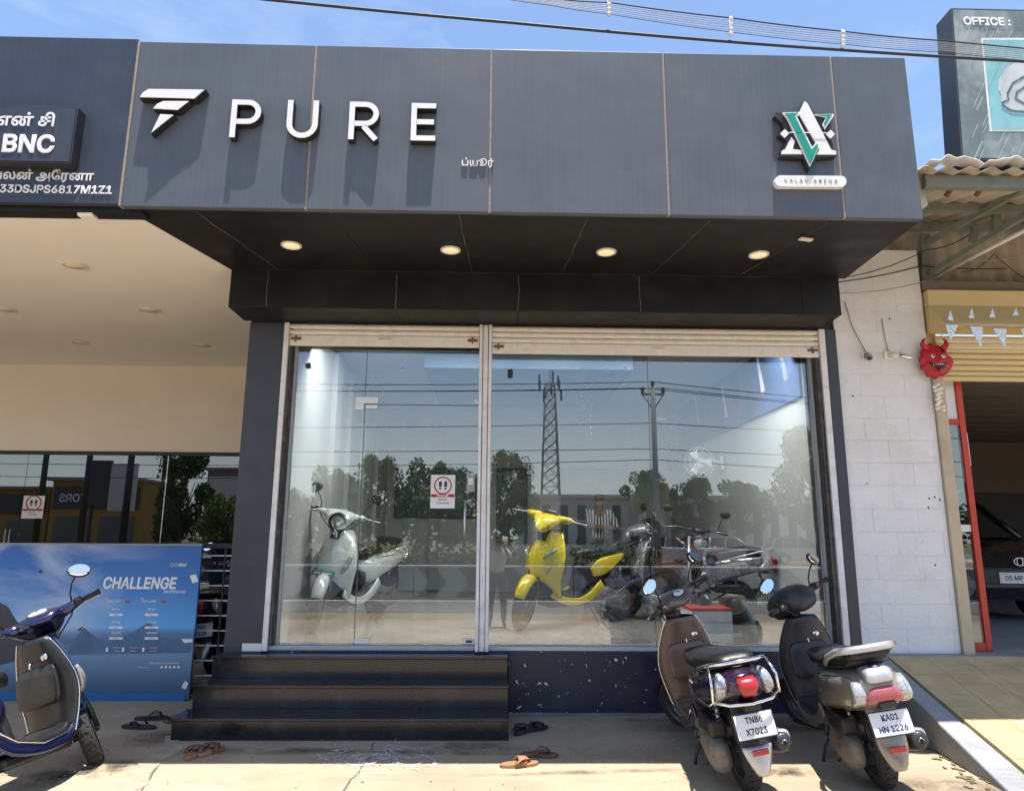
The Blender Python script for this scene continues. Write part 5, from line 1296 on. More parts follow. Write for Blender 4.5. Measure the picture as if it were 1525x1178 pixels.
# ---------------------------------------------------------------- motorcycle inside
def motorcycle(label, loc, rz, lean=0, steer=0):
    t = thing('motorcycle', label, 'motorcycle', loc)
    t.matrix_world = Matrix.Translation(loc) @ Matrix.Rotation(rz, 4, 'Z') @ Matrix.Rotation(-lean, 4, 'X')
    blk = paint('motorcycle_black', (.03, .032, .036), .3, .22, 0)
    S0 = Vector((1.20, 0, .50)); ax = Vector((-.42, 0, .9)).normalized(); T = Matrix.Translation(S0) @ Matrix.Rotation(steer, 4, ax) @ Matrix.Translation(-S0)
    def SB_(): b = B(); b.X = T; return b
    wheel((1.32, 0, .31), .31, .10, t, 5, 'front_wheel', T); wheel((0, 0, .31), .31, .12, t, 5, 'rear_wheel')
    b = SB_()
    for s in (-1, 1): b.tube([(1.32, s*.085, .31), (1.14, s*.085, .72), (1.06, s*.085, .92)], [.024, .022, .018], 10)
    b.build('fork', m_silverp, t)
    SB_().grid(lambda u, v: Vector((1.32+.345*math.cos(R(150-110*v)), (2*u-1)*.06, .31+.345*math.sin(R(150-110*v))-.03*(2*u-1)**2)), 8, 14).build('front_fender', blk, t, solid=.004)
    SB_().loft([(1.10, 0, .90, .07, .05), (1.19, 0, .88, .10, .085), (1.24, 0, .86, .085, .075)], 18, 3, 2.4).build('headlamp_cowl', blk, t)
    SB_().ball((1.24, 0, .86), .03, .078, .070).build('headlamp', m_lens, t)
    SB_().loft([(1.08, 0, 1.00, .06, .02), (1.14, 0, 1.0, .07, .04), (1.19, 0, .97, .05, .02)], 14, 3).build('instrument_cluster', m_black, t)
    SB_().tube([(.90, .38, 1.00), (.98, .28, 1.02), (1.06, .10, 1.0), (1.06, -.10, 1.0), (.98, -.28, 1.02), (.90, -.38, 1.00)], .013, 8).build('handlebar', m_metal, t)
    for s in (-1, 1):
        SB_().tube([(.90, s*.38, 1.0), (.96, s*.27, 1.015)], .019, 10).build('grip', m_rubber, t)
        SB_().tube([(1.02, s*.22, 1.01), (.99, s*.36, 1.0)], .006, 6).build('brake_lever', m_silverp, t)
        SB_().tube([(1.0, s*.24, 1.02), (.96, s*.30, 1.18)], .006, 6).build('mirror_stalk', m_black, t)
        SB_().ball((.955, s*.33, 1.21), .015, .06, .042).build('mirror', m_black, t)
        SB_().ball((1.17, s*.18, .84), .035, .02, .015).build('indicator', m_orange, t)
    B().loft([(1.05, 0, .80, .07, .06), (.98, 0, .84, .13, .09), (.82, 0, .86, .155, .10), (.66, 0, .80, .11, .08), (.60, 0, .76, .06, .04)], 22, 4, 2.4).build('fuel_tank', blk, t)
    B().loft([(.66, 0, .77, .08, .03), (.50, 0, .76, .12, .04), (.25, 0, .78, .125, .04), (.05, 0, .83, .11, .04), (-.15, 0, .85, .07, .02)], 18, 4, 2.6).build('seat', m_seat, t)
    B().loft([(.40, 0, .62, .10, .07), (.15, 0, .70, .11, .07), (-.12, 0, .78, .08, .05), (-.28, 0, .82, .04, .025)], 18, 4, 2.4).build('tail_panel', blk, t)
    b = B().loft([(.92, 0, .42, .10, .12), (.75, 0, .36, .14, .15), (.50, 0, .36, .14, .13), (.40, 0, .38, .08, .08)], 16, 3, 4)
    for k in range(7): b.box(.72, -.12, .50+k*.025, .92, .12, .512+k*.025)
    b.build('engine', m_engine, t)
    b = B().tube([(1.06, 0, .88), (.95, 0, .60), (.90, 0, .30), (.45, 0, .22)], .02, 8); b.tube([(1.04, 0, .84), (.6, 0, .68), (.3, 0, .66), (.0, 0, .74)], .02, 8); b.tube([(.45, .09, .36), (0, .09, .31)], .02, 8); b.tube([(.45, -.09, .36), (0, -.09, .31)], .02, 8); b.build('frame', m_metal, t)
    B().tube([(.9, -.08, .42), (.88, -.12, .2), (.5, -.15, .18), (.1, -.17, .26), (-.25, -.17, .34)], [.02, .02, .022, .045, .05], 12).build('exhaust_pipe', m_metal, t)
    B().ball((-.29, 0, .80), .03, .06, .025).build('tail_lamp', m_red, t)
    B().tube([(.5, .1, .2), (.46, .28, .01)], .012, 7).build('side_stand', m_metal, t)
    return t
motorcycle('black motorcycle with a clear headlamp and wide handlebar facing the display window', (2.38, 2.9, FZ), R(-100), R(3), R(10))
# ================================================================ ACROSS THE ROAD (seen mirrored in the glass)
def VG(px, py, Z=0.0, Y0=GY):
    """where a ray mirrored by the front glass lands on height Z"""
    d = RT*(px-PW/2) - UP*(py-PH/2) + _f*F_PX
    h = EYE + d*((Y0-EYE.y)/d.y); m = Vector((d.x, -d.y, d.z)); return h + m*((Z-h.z)/m.z)
def VY(px, py, Y, Y0=GY):
    d = RT*(px-PW/2) - UP*(py-PH/2) + _f*F_PX
    h = EYE + d*((Y0-EYE.y)/d.y); m = Vector((d.x, -d.y, d.z)); return h + m*((Y-h.y)/m.y)
ZB = zb
# chevron painted median barrier
m_bgrey = M('barrier_grey', (.30, .31, .32), .8, 0, .1, 4)
m_bblk = M('barrier_black', (.03, .03, .032), .7, 0, .1, 4)
by = -12.2
def barrier(x0, x1, idx, label):
    t = thing('road_barrier', label, 'barrier', (x0, by, ZB), 0, 'chevron painted barrier sections along the road')
    L = x1-x0-.02
    B().prism([(0, -.25, 0), (0, .25, 0), (0, .12, .80), (0, -.12, .80)], (L, 0, 0)).build('body', m_bgrey, t, bevel=.01)
    w = .8
    for k in range(int(L/1.0)):
        x = k*1.0+.05; yb_, yt = .252, .126
        def q(x_, z_): return (x_, yb_-(yb_-yt)*z_/.8+.001, z_)
        B().prism([q(x, .06), q(x+.32, .42), q(x, .78), q(x+.45, .78), q(x+.77, .42), q(x+.45, .06)], (0, .004, 0)).build('chevron', m_bblk, t)
    B().box(0, -.125, .802, L, .125, .83).build('cap', m_white, t)
    return t
for i in range(9):
    x0 = -18+i*4.0
    barrier(x0, x0+4.0, i, 'grey concrete road barrier section with black chevrons, %s in the line from the left' % ['first', 'second', 'third', 'fourth', 'fifth', 'sixth', 'seventh', 'eighth', 'ninth'][i])
b = B(); b.box(-60, by+.45, ZB-.009, 60, by+.62, ZB+.009); tag(b.build('road_marking', m_textwhite), kind='structure')
m_shoulder = M('grey_shoulder', (.17, .155, .14), .9, 0, .15, .7, bump=.3)
tag(B().box(-80, by+.62, ZB-.5, 80, -9.0, ZB-.002).build('road_shoulder', m_shoulder), kind='structure')

# trees
m_leaf = [M('leaf_%d' % i, c, .6, 0, .45, 1.3, spec=.3) for i, c in enumerate(((.085, .145, .03), (.115, .18, .035), (.06, .11, .03)))]
m_bark = M('bark', (.13, .10, .075), .9, 0, .3, 5, bump=.5)
def crown_mesh(seed, n, mat, sh=1.0):
    rr = random.Random(seed); b = B(); cl = []
    for k in range(26):
        a = rr.uniform(0, 6.28); h = rr.uniform(-.75, 1); q = math.sqrt(max(0, 1-h*h*.8))*rr.uniform(.35, .95)
        cl.append((q*math.cos(a), q*math.sin(a), h*.72, rr.uniform(.20, .40)))
    for i in range(n):
        c = cl[i % 26]; v = Vector((rr.gauss(0, 1), rr.gauss(0, 1), rr.gauss(0, 1))).normalized()*c[3]*rr.uniform(.55, 1.05)
        p = Vector(c[:3])+Vector((v.x, v.y, v.z*.8)); s = rr.uniform(.030, .055)*sh
        u = Vector((rr.gauss(0, 1), rr.gauss(0, 1), rr.gauss(0, .6))).normalized(); w = u.cross(Vector((rr.gauss(0, 1), rr.gauss(0, 1), rr.gauss(0, 1)))).normalized()
        b.add([p-u*s, p-w*s*.5, p+u*s, p+w*s*.5], [(0, 1, 2, 3)])
    me = b.mesh('crown'); me.materials.append(mat); return me
CR = [crown_mesh(1, 7500, m_leaf[0], 1.15), crown_mesh(2, 7500, m_leaf[1], 1.15), crown_mesh(3, 7500, m_leaf[2], 1.15)]
def tree(x, y, w, h, k, label, group='trees across the road', tr=.35, rz=0):
    t = thing('tree', label, 'tree', (x, y, ZB), rz, group)
    o = bpy.data.objects.new('crown', CR[k]); COL.objects.link(o); o.parent = t
    o.location = (0, 0, h*(1+tr)/2); o.scale = (w/2, w/2, h*(1-tr)/2*1.25)
    b = B(); b.tube([(0, 0, 0), (.05*w*.3, 0, h*.2), (-.02*w, .02*w, h*.42), (.03*w, 0, h*.7)], [.035*w, .028*w, .022*w, .008*w], 8)
    for s in range(4):
        a = s*1.6+k; b.tube([(0, 0, h*.3), (w*.14*math.cos(a), w*.14*math.sin(a), h*.52), (w*.28*math.cos(a), w*.28*math.sin(a), h*.68)], [.018*w, .012*w, .004*w], 6)
    b.build('trunk', m_bark, t)
    return t
def tr_px(px0, px1, ytop, Y, k, label, tr=.25):
    a = VY(px0, ytop, Y); c = VY(px1, ytop, Y); return tree((a.x+c.x)/2, Y, c.x-a.x, a.z-ZB, k, label, tr=tr, rz=k*1.1+px0)
tr_px(452, 540, 700, -34, 0, 'bushy green tree mirrored at the left edge of the glass door', .12)
tr_px(520, 615, 684, -37, 1, 'taller green tree mirrored above the white scooter', .12)
tr_px(590, 690, 690, -34, 0, 'dense green tree mirrored behind the notice on the door', .12)
tr_px(650, 735, 706, -40, 2, 'dark green tree mirrored behind the door handle', .15)
tr_px(722, 795, 676, -36, 1, 'light green tree mirrored beside the lattice tower', .2)
tr_px(405, 470, 735, -38, 2, 'low dark tree mirrored next to the left shutter guide', .1)
tr_px(925, 1000, 702, -56, 1, 'flat topped tree mirrored beside the electric pole', .45)
tr_px(992, 1066, 716, -60, 2, 'round dark tree mirrored above the black motorcycle', .25)
tr_px(1056, 1140, 718, -60, 0, 'round tree mirrored right of the black motorcycle', .25)
tr_px(1150, 1262, 640, -38, 1, 'tall pale green tree mirrored at the right end of the window', .2)
tr_px(-40, 60, 720, -50, 2, 'broad dark tree standing far left across the road', .2)
# undergrowth of the far verge
b = B(); rr = random.Random(77)
for i in range(9000):
    x = rr.uniform(-16, 8); y = rr.uniform(-32, -29); 
    if rr.random() < .35: x = rr.uniform(-20, 34); y = rr.uniform(-50, -46)
    z = ZB+abs(rr.gauss(0, .5)); s = rr.uniform(.06, .16)
    u = Vector((rr.gauss(0, 1), rr.gauss(0, 1), rr.gauss(0, 1))).normalized(); w = u.orthogonal().normalized()
    b.add([Vector((x, y, z))-u*s, Vector((x, y, z))-w*s*.6, Vector((x, y, z))+u*s, Vector((x, y, z))+w*s*.6], [(0, 1, 2, 3)])
tag(b.build('undergrowth', m_leaf[2]), kind='stuff', label='scrubby undergrowth on the far side of the road')
m_laterite = M('red_earth', (.17, .085, .042), .95, 0, .3, .6, bump=.5, bscale=8)
tag(B().box(-90, -61, ZB-.4, 90, -22.2, ZB+.01).build('verge', m_laterite), kind='structure')
tag(B().box(-200, -420, ZB-.4, 200, -62, ZB+.012).build('field', M('dry_field', (.16, .15, .07), .95, 0, .3, .2)), kind='structure')
# far tree belt
b = B(); rr = random.Random(5)
for i in range(9000):
    x = rr.uniform(-170, 170); y = rr.uniform(-190, -160); z = ZB+rr.random()**.7*(9+2*math.sin(x*.11)+1.5*math.sin(x*.31)); s = rr.uniform(.5, 1.1)
    u = Vector((rr.gauss(0, 1), rr.gauss(0, 1), rr.gauss(0, 1))).normalized(); w = u.orthogonal().normalized(); p = Vector((x, y, z))
    b.add([p-u*s, p-w*s*.7, p+u*s, p+w*s*.7], [(0, 1, 2, 3)])
tag(b.build('tree_belt', m_leaf[2]), kind='stuff', label='distant belt of trees along the horizon across the road')

# long columned building
def px2(px, py, Y): p = VY(px, py, Y); return p
ch = thing('long_building', 'long low grey building with vertical window bays mirrored behind the cars', 'building')
Yb = -66; x0 = px2(775, 745, Yb).x; x1 = px2(1215, 745, Yb).x; zt2 = px2(900, 742, Yb).z
m_pale = M('pale_building', (.62, .63, .62), .8, 0, .06, .4); m_win = M('dark_window', (.07, .09, .10), .2, 0, .2, .5)
B().box(x0, Yb-8, ZB, x1, Yb, zt2).build('wall', m_pale, ch)
B().box(x0-.3, Yb-8.2, zt2+.001, x1+.3, Yb+.5, zt2+.35).build('roof', m_pale, ch)
wn_ = None
nW = 17
for i in range(nW):
    x = x0+.8+(x1-x0-1.6)*i/(nW-1)
    if wn_ is None: wn_ = B().box(-.42, 0, .9, .42, .05, zt2-ZB-.7).build('window', m_win, ch)
    else: q = wn_.copy(); COL.objects.link(q); wn_ = q
    wn_.location = (x, Yb+.004, ZB)
# lattice mast
mast = thing('lattice_mast', 'tall steel lattice phone mast mirrored in the display window', 'mast')
Ym = -130; zt3 = px2(818, 572, Ym).z; xb0, xb1 = px2(804, 770, Ym).x, px2(836, 770, Ym).x; xt0, xt1 = px2(811, 580, Ym).x, px2(825, 580, Ym).x
m_steel = M('galvanised_steel', (.20, .20, .21), .6, .3, .1, 1)
xc = (xb0+xb1)/2; hb = (xb1-xb0)/2; ht = (xt1-xt0)/2; H = zt3-ZB; N = 14
def corner(sx_, sy_, t): w = hb+(ht-hb)*t; return Vector((xc+sx_*w, Ym+sy_*w, ZB+H*t))
b = B()
for sx_ in (-1, 1):
    for sy_ in (-1, 1): b.tube([corner(sx_, sy_, 0), corner(sx_, sy_, 1)], .13, 5)
b.build('leg', m_steel, mast)
b = B()
for i in range(N):
    t0, t1 = i/N, (i+1)/N
    for (a, c) in (((-1, 1), (1, 1)), ((1, 1), (1, -1)), ((1, -1), (-1, -1)), ((-1, -1), (-1, 1))):
        b.tube([corner(*a, t0), corner(*c, t1)], .07, 4); b.tube([corner(*c, t0), corner(*a, t1)], .07, 4); b.tube([corner(*a, t1), corner(*c, t1)], .06, 4)
b.build('bracing', m_steel, mast)
for i in range(9):
    a = i*.7; z = ZB+H*(.93+.05*(i % 3)); o = B().box(-.2, -.12, -1.1, .2, .12, 1.1).build('antenna', m_steel, mast); o.location = (xc+2.2*math.cos(a), Ym+2.2*math.sin(a), z)
B().cyl((xc, Ym, ZB+H), (xc, Ym, ZB+H+3), .08, n=5).build('rod', m_steel, mast)
# poles and wires of the far side
def pole(px, ytop, Y, label, arms=True, Y0=GY):
    p = VY(px, ytop, Y, Y0); t = thing('electric_pole', label, 'electric pole', (p.x, Y, ZB)); h = p.z-ZB
    B().tube([(0, 0, 0), (0, 0, h)], [.17, .11], 12).build('post', m_conc2, t)
    if arms:
        b = B(); b.box(-.55, -.05, h-.35, .55, .05, h-.25); b.tube([(-.5, 0, h-.3), (-.1, 0, h-.9)], .03, 5); b.tube([(.5, 0, h-.3), (.1, 0, h-.9)], .03, 5); b.build('cross_arm', m_conc2, t)
        for x, dz in ((-.48, 0), (.48, 0), (0, .3)): B().lathe([(0, .30), (.07, .28), (.06, .22), (.10, .18), (.07, .12), (.10, .08), (.05, 0)], (x, 0, h-.25+dz), 'z', 10).build('insulator', m_metal, t)
    return Vector((p.x, Y, p.z))
P1 = pole(972, 578, -26, 'concrete electric pole with three insulators mirrored in the display window')
for i, (dx, dz, lab) in enumerate(((-.48, .0, 'left'), (.48, .0, 'right'), (0, .3, 'top'))):
    a = P1+Vector((dx, 0, dz)); wire([a+Vector((-45, 3, -.2)), a, a+Vector((42, -3, -1.5))], .022, 'power line running from the %s insulator of the far pole' % lab, m_black, .5, group='power lines across the road')
for i, (z, s) in enumerate(((5.4, .3), (4.9, .5), (6.6, .4))):
    wire([Vector((-45, -26, z)), Vector((P1.x, -26.2, z+.1)), Vector((48, -26, z-.5))], .018, 'thin cable strung on the far pole, %s of three' % ['middle', 'lowest', 'highest'][i], m_black, s, group='thin cables on the far pole')

# ---------------------------------------------------------------- vehicles
def car(label, loc, rz, col, scale=1, suv=True, plate=None, group=None):
    t = thing('parked_car', label, 'car', loc, rz, group)
    body = paint('car_paint', col, .3, .25, .05)
    L, W_, Hh = 4.2, .86, (1.62 if suv else 1.5)
    b = B()
    prof = [(-2.08, .42), (-2.12, .62), (-2.05, .88), (-1.98, 1.0), (-1.2, 1.04), (.75, .98), (1.35, .93), (1.95, .80), (2.10, .62), (2.10, .40), (1.95, .26), (-1.95, .28)]
    n = len(prof); vs = []
    for y in (-1, -.97, .97, 1):
        k = 1 if abs(y) < .99 else .965
        vs += [(x*k if abs(y) > .99 else x, y*W_, (z-.6)*k+.6) for x, z in prof]
    fs = [tuple(range(n)), tuple(range(3*n, 4*n))[::-1]]
    for j in range(3):
        for i in range(n): fs.append((j*n+i, j*n+(i+1) % n, (j+1)*n+(i+1) % n, (j+1)*n+i))
    b.add(vs, fs, False); b.build('body', body, t, bevel=.05, seg=3)
    gp = [(-1.98, 1.0), (-1.72, Hh-.10), (-1.45, Hh-.01), (-.2, Hh+.02), (.25, Hh-.04), (1.05, .97)]
    b = B(); n = len(gp); vs = []
    for s in (-1, 1): vs += [(x, s*(W_*.93-(z-1.0)*.26), z) for x, z in gp]
    b.add(vs, [tuple(range(n)), tuple(range(n, 2*n))[::-1]]+[(i, (i+1) % n, n+(i+1) % n, n+i) for i in range(n)]); b.build('cabin', m_win2, t, bevel=.02)
    b = B(); vs = []; rp = [(-1.80, Hh-.06), (-1.45, Hh+.02), (-.2, Hh+.05), (.28, Hh-.02)]
    for s in (-1, 1): vs += [(x, s*(W_*.80), z) for x, z in rp]
    b.add(vs, [(i, i+1, 5+i, 4+i) for i in range(3)]); b.build('roof', body, t, solid=.05)
    for s in (-1, 1):
        for (xa, za, xb_, zb2, w) in ((.28, Hh-.03, 1.08, .97, .035), (-.35, Hh, -.42, 1.0, .04), (-1.25, Hh-.02, -1.3, 1.0, .05), (-1.78, Hh-.1, -1.98, 1.0, .05)):
            ya2 = s*(W_*.93-(za-1)*.26+.008); yb2 = s*(W_*.93+.004)
            B().tube([(xa, ya2, za), (xb_, yb2, zb2)], w, 6).build('pillar', body, t)
        B().tube([(-1.4, s*W_*.72, Hh+.09), (.0, s*W_*.72, Hh+.10)], .02, 6).build('roof_rail', m_metal, t)
        B().ball((.75, s*(W_+.07), 1.05), .07, .09, .06).build('wing_mirror', body, t)
        B().ball((2.0, s*.62, .70), .12, .20, .10).build('headlight', m_lens, t)
        B().ball((-2.02, s*.68, .85), .08, .13, .14).build('tail_light', m_red, t)
        B().box(-.2, s*W_-.002, .80, -.05, s*W_+.012, .83).build('door_handle', m_black, t)
        for x in (-1.3, 1.3):
            b = B().lathe([(.20, s*.02), (.21, s*.09), (.31, s*.10), (.33, s*.06), (.33, -s*.12)], (x, s*(W_-.06), .33), 'y', 22); wh = b.build('wheel', m_rubber, t)
            b = B().lathe([(0, s*.085), (.06, s*.08), (.20, s*.06), (.21, s*.085)], (x, s*(W_-.06), .33), 'y', 18); b.build('rim', m_silverp, wh)
            B().lathe([(.335, s*.045), (.40, s*.05), (.40, -.0)], (x, s*(W_-.04), .34), 'y', 20, (0, 180)).build('wheel_arch', m_black, t)
    B().box(2.085, -.45, .45, 2.115, .45, .62).build('grille', m_black, t, bevel=.01)
    if plate:
        X = Matrix.Translation((2.13, 0, .52))
        B().box(2.118, -.26, .46, 2.128, .26, .58).build('number_plate', m_plate, t)
        text('plate_text', plate, .095, lambda x, y, z_: Vector((2.1285+z_, x, .52+y)), m_textblack, t, .0006, .016)
        b = B(); b.tube([(2.12, .07*math.cos(k*.5236), .70+.045*math.sin(k*.5236)) for k in range(12)], .008, 5, closed=True); b.tube([(2.12, .035*math.cos(k*.5236), .70+.045*math.sin(k*.5236)) for k in range(12)], .006, 5, closed=True); b.build('badge', m_chrome, t)
    return t
m_win2 = M('car_glass', (.03, .04, .045), .06, 0, .1, 3, coat=.5)
def vpos(px, py, Y): p = VY(px, py, Y); return (p.x, Y, ZB)
car('white car mirrored right of the brown scooter handlebar', vpos(1088, 820, -36), R(8), (.72, .73, .74), group='cars parked across the road')
car('white car with a red neighbour mirrored behind the black motorcycle', vpos(1000, 820, -38.5), R(12), (.66, .67, .70), group='cars parked across the road')
car('red car half hidden between the mirrored white cars', vpos(1040, 820, -40.5), R(10), (.45, .03, .02), group='cars parked across the road')
car('silver car mirrored at the right end of the display window', vpos(1192, 815, -39), R(4), (.5, .52, .54), group='cars parked across the road')
car('black car with a white number plate inside the dim neighbouring hall', (5.98, 4.1, ZT), R(-90), (.02, .02, .023), plate='05 MP 5958')

# ---------------------------------------------------------------- yellow shops mirrored by the dark left glass
def VL(px, py, Y): return VY(px, py, Y, LY+.03)
m_ysh = M('yellow_shop_paint', (.34, .22, .05), .7, 0, .15, 1)
m_gsh = M('grey_shop_paint', (.24, .25, .27), .8, 0, .1, .6)
Yl = -40
def shopbox(px0, px1, ytop, Y, mat, label, sgn=None, sm=None):
    a = VL(px0, ytop, Y); c = VL(px1, ytop, Y); h = a.z-ZB
    t = thing('roadside_shop', label, 'building', (a.x, Y, ZB)); w = c.x-a.x
    B().box(0, -6, 0, w, 0, h).build('wall', mat, t)
    B().box(-.3, -6.2, h+.001, w+.3, .8, h+.2).build('roof', m_gsh, t)
    n = max(1, int(w/3))
    for i in range(n): B().box(w*(i+.12)/n, .004, .1, w*(i+.88)/n, .04, h*.52).build('shutter', m_win, t)
    B().box(w*.03, .01, h*.62, w*.97, .12, h*.92).build('sign_panel', sm or m_dark, t)
    if sgn: text('lettering', sgn, h*.2, lambda x, y, z: Vector((w/2-x, .122+z, h*.77+y)), m_textwhite, t, .004, .016)
    return t
shopbox(-60, 76, 728, -46, m_ysh, 'ochre walled roadside shop mirrored at the far left of the dark glass')
shopbox(80, 215, 716, -44, m_ysh, 'yellow roadside shop with dark sign panel mirrored in the dark glass', 'RAJA MOTORS')
a = VL(166, 686, -30)
bb = thing('billboard', 'grey and white roadside billboard mirrored in the dark glass', 'billboard', (a.x, -30, ZB))
hb_ = a.z-ZB; B().box(-1.2, -.1, hb_*.55, .1, .1, hb_).build('panel', m_dark, bb); B().box(.11, -.12, hb_*.5, 1.6, .1, hb_*.97).build('panel', m_pale, bb)
for x in (-.8, 1.0): B().cyl((x, 0, 0), (x, 0, hb_*.55), .08, n=8).build('post', m_metal, bb)
gbl = VL(300, 703, -58); 
gb = shopbox(310, 400, 700, -58, m_gsh, 'grey two storey building with red lettering mirrored near the pillar', None, m_pale)
text('lettering', 'OST', 1.6, lambda x, y, z: Vector((3.0-x, .14+z, 3.9+y)), m_red, gb, .01, .016)
a = VL(235, 672, -27); c = VL(322, 672, -27)
tree((a.x+c.x)/2, -27, (c.x-a.x)*1.05, a.z-ZB+.4, 2, 'dense dark tree mirrored in the glass under the cream wall', tr=.12)
a = VL(300, 740, -22); c = VL(380, 740, -22); tree((a.x+c.x)/2, -22, c.x-a.x, a.z-ZB, 1, 'low bush mirrored close to the black pillar', tr=.05)
def lp(px, Y, lab):
    p = VL(px, 600, Y); t = thing('electric_pole', lab, 'electric pole', (p.x, Y, ZB)); B().tube([(0, 0, 0), (0, 0, 9)], [.17, .12], 10).build('post', m_metal, t); return t
lp(80, -25, 'dark thick pole mirrored beside the notice on the dark glass'); lp(144, -24, 'dark thin pole mirrored beside the billboard'); lp(205, -20, 'dark pole mirrored left of the dense tree')

# ================================================================ PEOPLE
def figure(name, label, J, E_, rad, mats, parent_loc, cloth):
    """skinned body from joints; clothes are shells grown from the same joints"""
    t = thing(name, label, 'person', parent_loc)
    def skin(nm, keys, edges, rs, mat, root):
        me = bpy.data.meshes.new(nm); idx = {k: i for i, k in enumerate(keys)}
        me.from_pydata([J[k] for k in keys], [(idx[a], idx[b_]) for a, b_ in edges], [])
        o = bpy.data.objects.new(nm, me); COL.objects.link(o); me.materials.append(mat); o.parent = t
        md = o.modifiers.new('skin', 'SKIN'); md.use_smooth_shade = True
        sl_ = me.skin_vertices[0].data if me.skin_vertices else None
        if sl_ is None:
            bm = bmesh.new(); bm.from_mesh(me); bm.verts.layers.skin.verify(); bm.to_mesh(me); bm.free(); sl_ = me.skin_vertices[0].data
        for k in keys: sl_[idx[k]].radius = rs[k] if isinstance(rs[k], tuple) else (rs[k], rs[k]); sl_[idx[k]].use_root = (k == root)
        sd = o.modifiers.new('sub', 'SUBSURF'); sd.levels = 2; sd.render_levels = 2
        return o
    bodyk = list(J.keys()); skin('body', bodyk, E_, rad, mats['skin'], 'pelvis')
    for nm, keys, edges, rs, mat, root in cloth: skin(nm, keys, edges, rs, mat, root)
    return t
m_skin = M('brown_skin', (.24, .125, .075), .5, 0, .08, 9)
m_hair = M('black_hair', (.012, .010, .010), .6, 0, .2, 40)
m_shirt = M('white_grey_shirt', (.55, .57, .60), .8, 0, .08, 9, bump=.3)
m_trou = M('dark_trousers', (.05, .055, .07), .85, 0, .1, 9)
def human(hh, hand_l, hand_r, elb_l, elb_r, y=0, foot=.12):
    s = hh/1.72
    J = dict(pelvis=(0, y, .93*s), spine=(0, y+.01, 1.10*s), chest=(0, y, 1.28*s), neck=(0, y, 1.44*s), head0=(0, y+.012, 1.53*s), head1=(0, y+.015, 1.635*s),
             sl=(-.175*s, y, 1.38*s), el=elb_l, wl=hand_l, sr=(.175*s, y, 1.38*s), er=elb_r, wr=hand_r,
             hl=(-.095*s, y, .88*s), kl=(-.12*s, y+.015, .48*s), al=(-.13*s, y-.01, .09*s), tl=(-.15*s, y+foot, .035*s),
             hr=(.095*s, y, .88*s), kr=(.12*s, y+.015, .48*s), ar=(.13*s, y-.01, .09*s), tr=(.15*s, y+foot, .035*s))
    E_ = [('pelvis', 'spine'), ('spine', 'chest'), ('chest', 'neck'), ('neck', 'head0'), ('head0', 'head1'), ('chest', 'sl'), ('sl', 'el'), ('el', 'wl'), ('chest', 'sr'), ('sr', 'er'), ('er', 'wr'),
          ('pelvis', 'hl'), ('hl', 'kl'), ('kl', 'al'), ('al', 'tl'), ('pelvis', 'hr'), ('hr', 'kr'), ('kr', 'ar'), ('ar', 'tr')]
    r = dict(pelvis=(.13, .10), spine=(.12, .09), chest=(.14, .10), neck=.055, head0=(.075, .088), head1=(.078, .092), sl=.055, el=.042, wl=.028, sr=.055, er=.042, wr=.028,
             hl=.085, kl=.055, al=.038, tl=.035, hr=.085, kr=.055, ar=.038, tr=.035)
    r = {k: tuple(a*s for a in v) if isinstance(v, tuple) else v*s for k, v in r.items()}
    return J, E_, r
def hands(t, J, dirs, mat):
    for nm, (k, e) in zip(('hand', 'hand'), (('wl', 'el'), ('wr', 'er'))):
        w = Vector(J[k]); d = (w-Vector(J[e])).normalized(); sd = d.cross(Vector((0, 0, 1))).normalized(); up_ = sd.cross(d)
        b = B().obox(w+d*.045, d, sd, up_, .045, .036, .014)
        for i, ln in enumerate((.062, .072, .067, .052)):
            p = w+d*.088+sd*(-.028+.0185*i); b.tube([p, p+d*ln*.55, p+d*ln*.85-up_*ln*.4], [.009, .008, .006], 6)
        p = w+d*.03+sd*.036; b.tube([p, p+d*.03+sd*.022, p+d*.058+sd*.02], [.010, .009, .007], 6)
        b.build(nm, mat, t, bevel=.004)
# the photographer, standing behind the camera and mirrored in the window
Hh_ = 1.60
J, E_, rd = human(Hh_, (-.075, .0, 1.40), (.085, .0, 1.40), (-.24, -.16, 1.12), (.25, -.16, 1.12), y=-.34)
zf = gz(-6.5)
sh = dict(rd)
for k in ('chest', 'spine', 'pelvis'): sh[k] = tuple(a*1.18 for a in sh[k])
for k in ('sl', 'sr'): sh[k] *= 1.35
J['eml'] = tuple((Vector(J['sl'])*.45+Vector(J['el'])*.55)); J['emr'] = tuple((Vector(J['sr'])*.45+Vector(J['er'])*.55))
for k in ('eml', 'emr'): rd[k] = .045; sh[k] = .070
E2 = [e for e in E_ if e not in (('sl', 'el'), ('sr', 'er'))]+[('sl', 'eml'), ('eml', 'el'), ('sr', 'emr'), ('emr', 'er')]
tk = dict(rd)
for k in ('hl', 'hr', 'kl', 'kr', 'al', 'ar'): tk[k] = tk[k]*1.30
tk['pelvis'] = tuple(a*1.12 for a in tk['pelvis'])
ph = figure('person', 'person in white grey shirt and dark trousers holding up a phone, mirrored in the window', J, E2, rd, dict(skin=m_skin), (.05, -6.2, zf),
    [('shirt', ['pelvis', 'spine', 'chest', 'sl', 'eml', 'sr', 'emr'], [('pelvis', 'spine'), ('spine', 'chest'), ('chest', 'sl'), ('sl', 'eml'), ('chest', 'sr'), ('sr', 'emr')], sh, m_shirt, 'pelvis'),
     ('trousers', ['pelvis', 'hl', 'kl', 'al', 'hr', 'kr', 'ar'], [('pelvis', 'hl'), ('hl', 'kl'), ('kl', 'al'), ('pelvis', 'hr'), ('hr', 'kr'), ('kr', 'ar')], tk, m_trou, 'pelvis')])
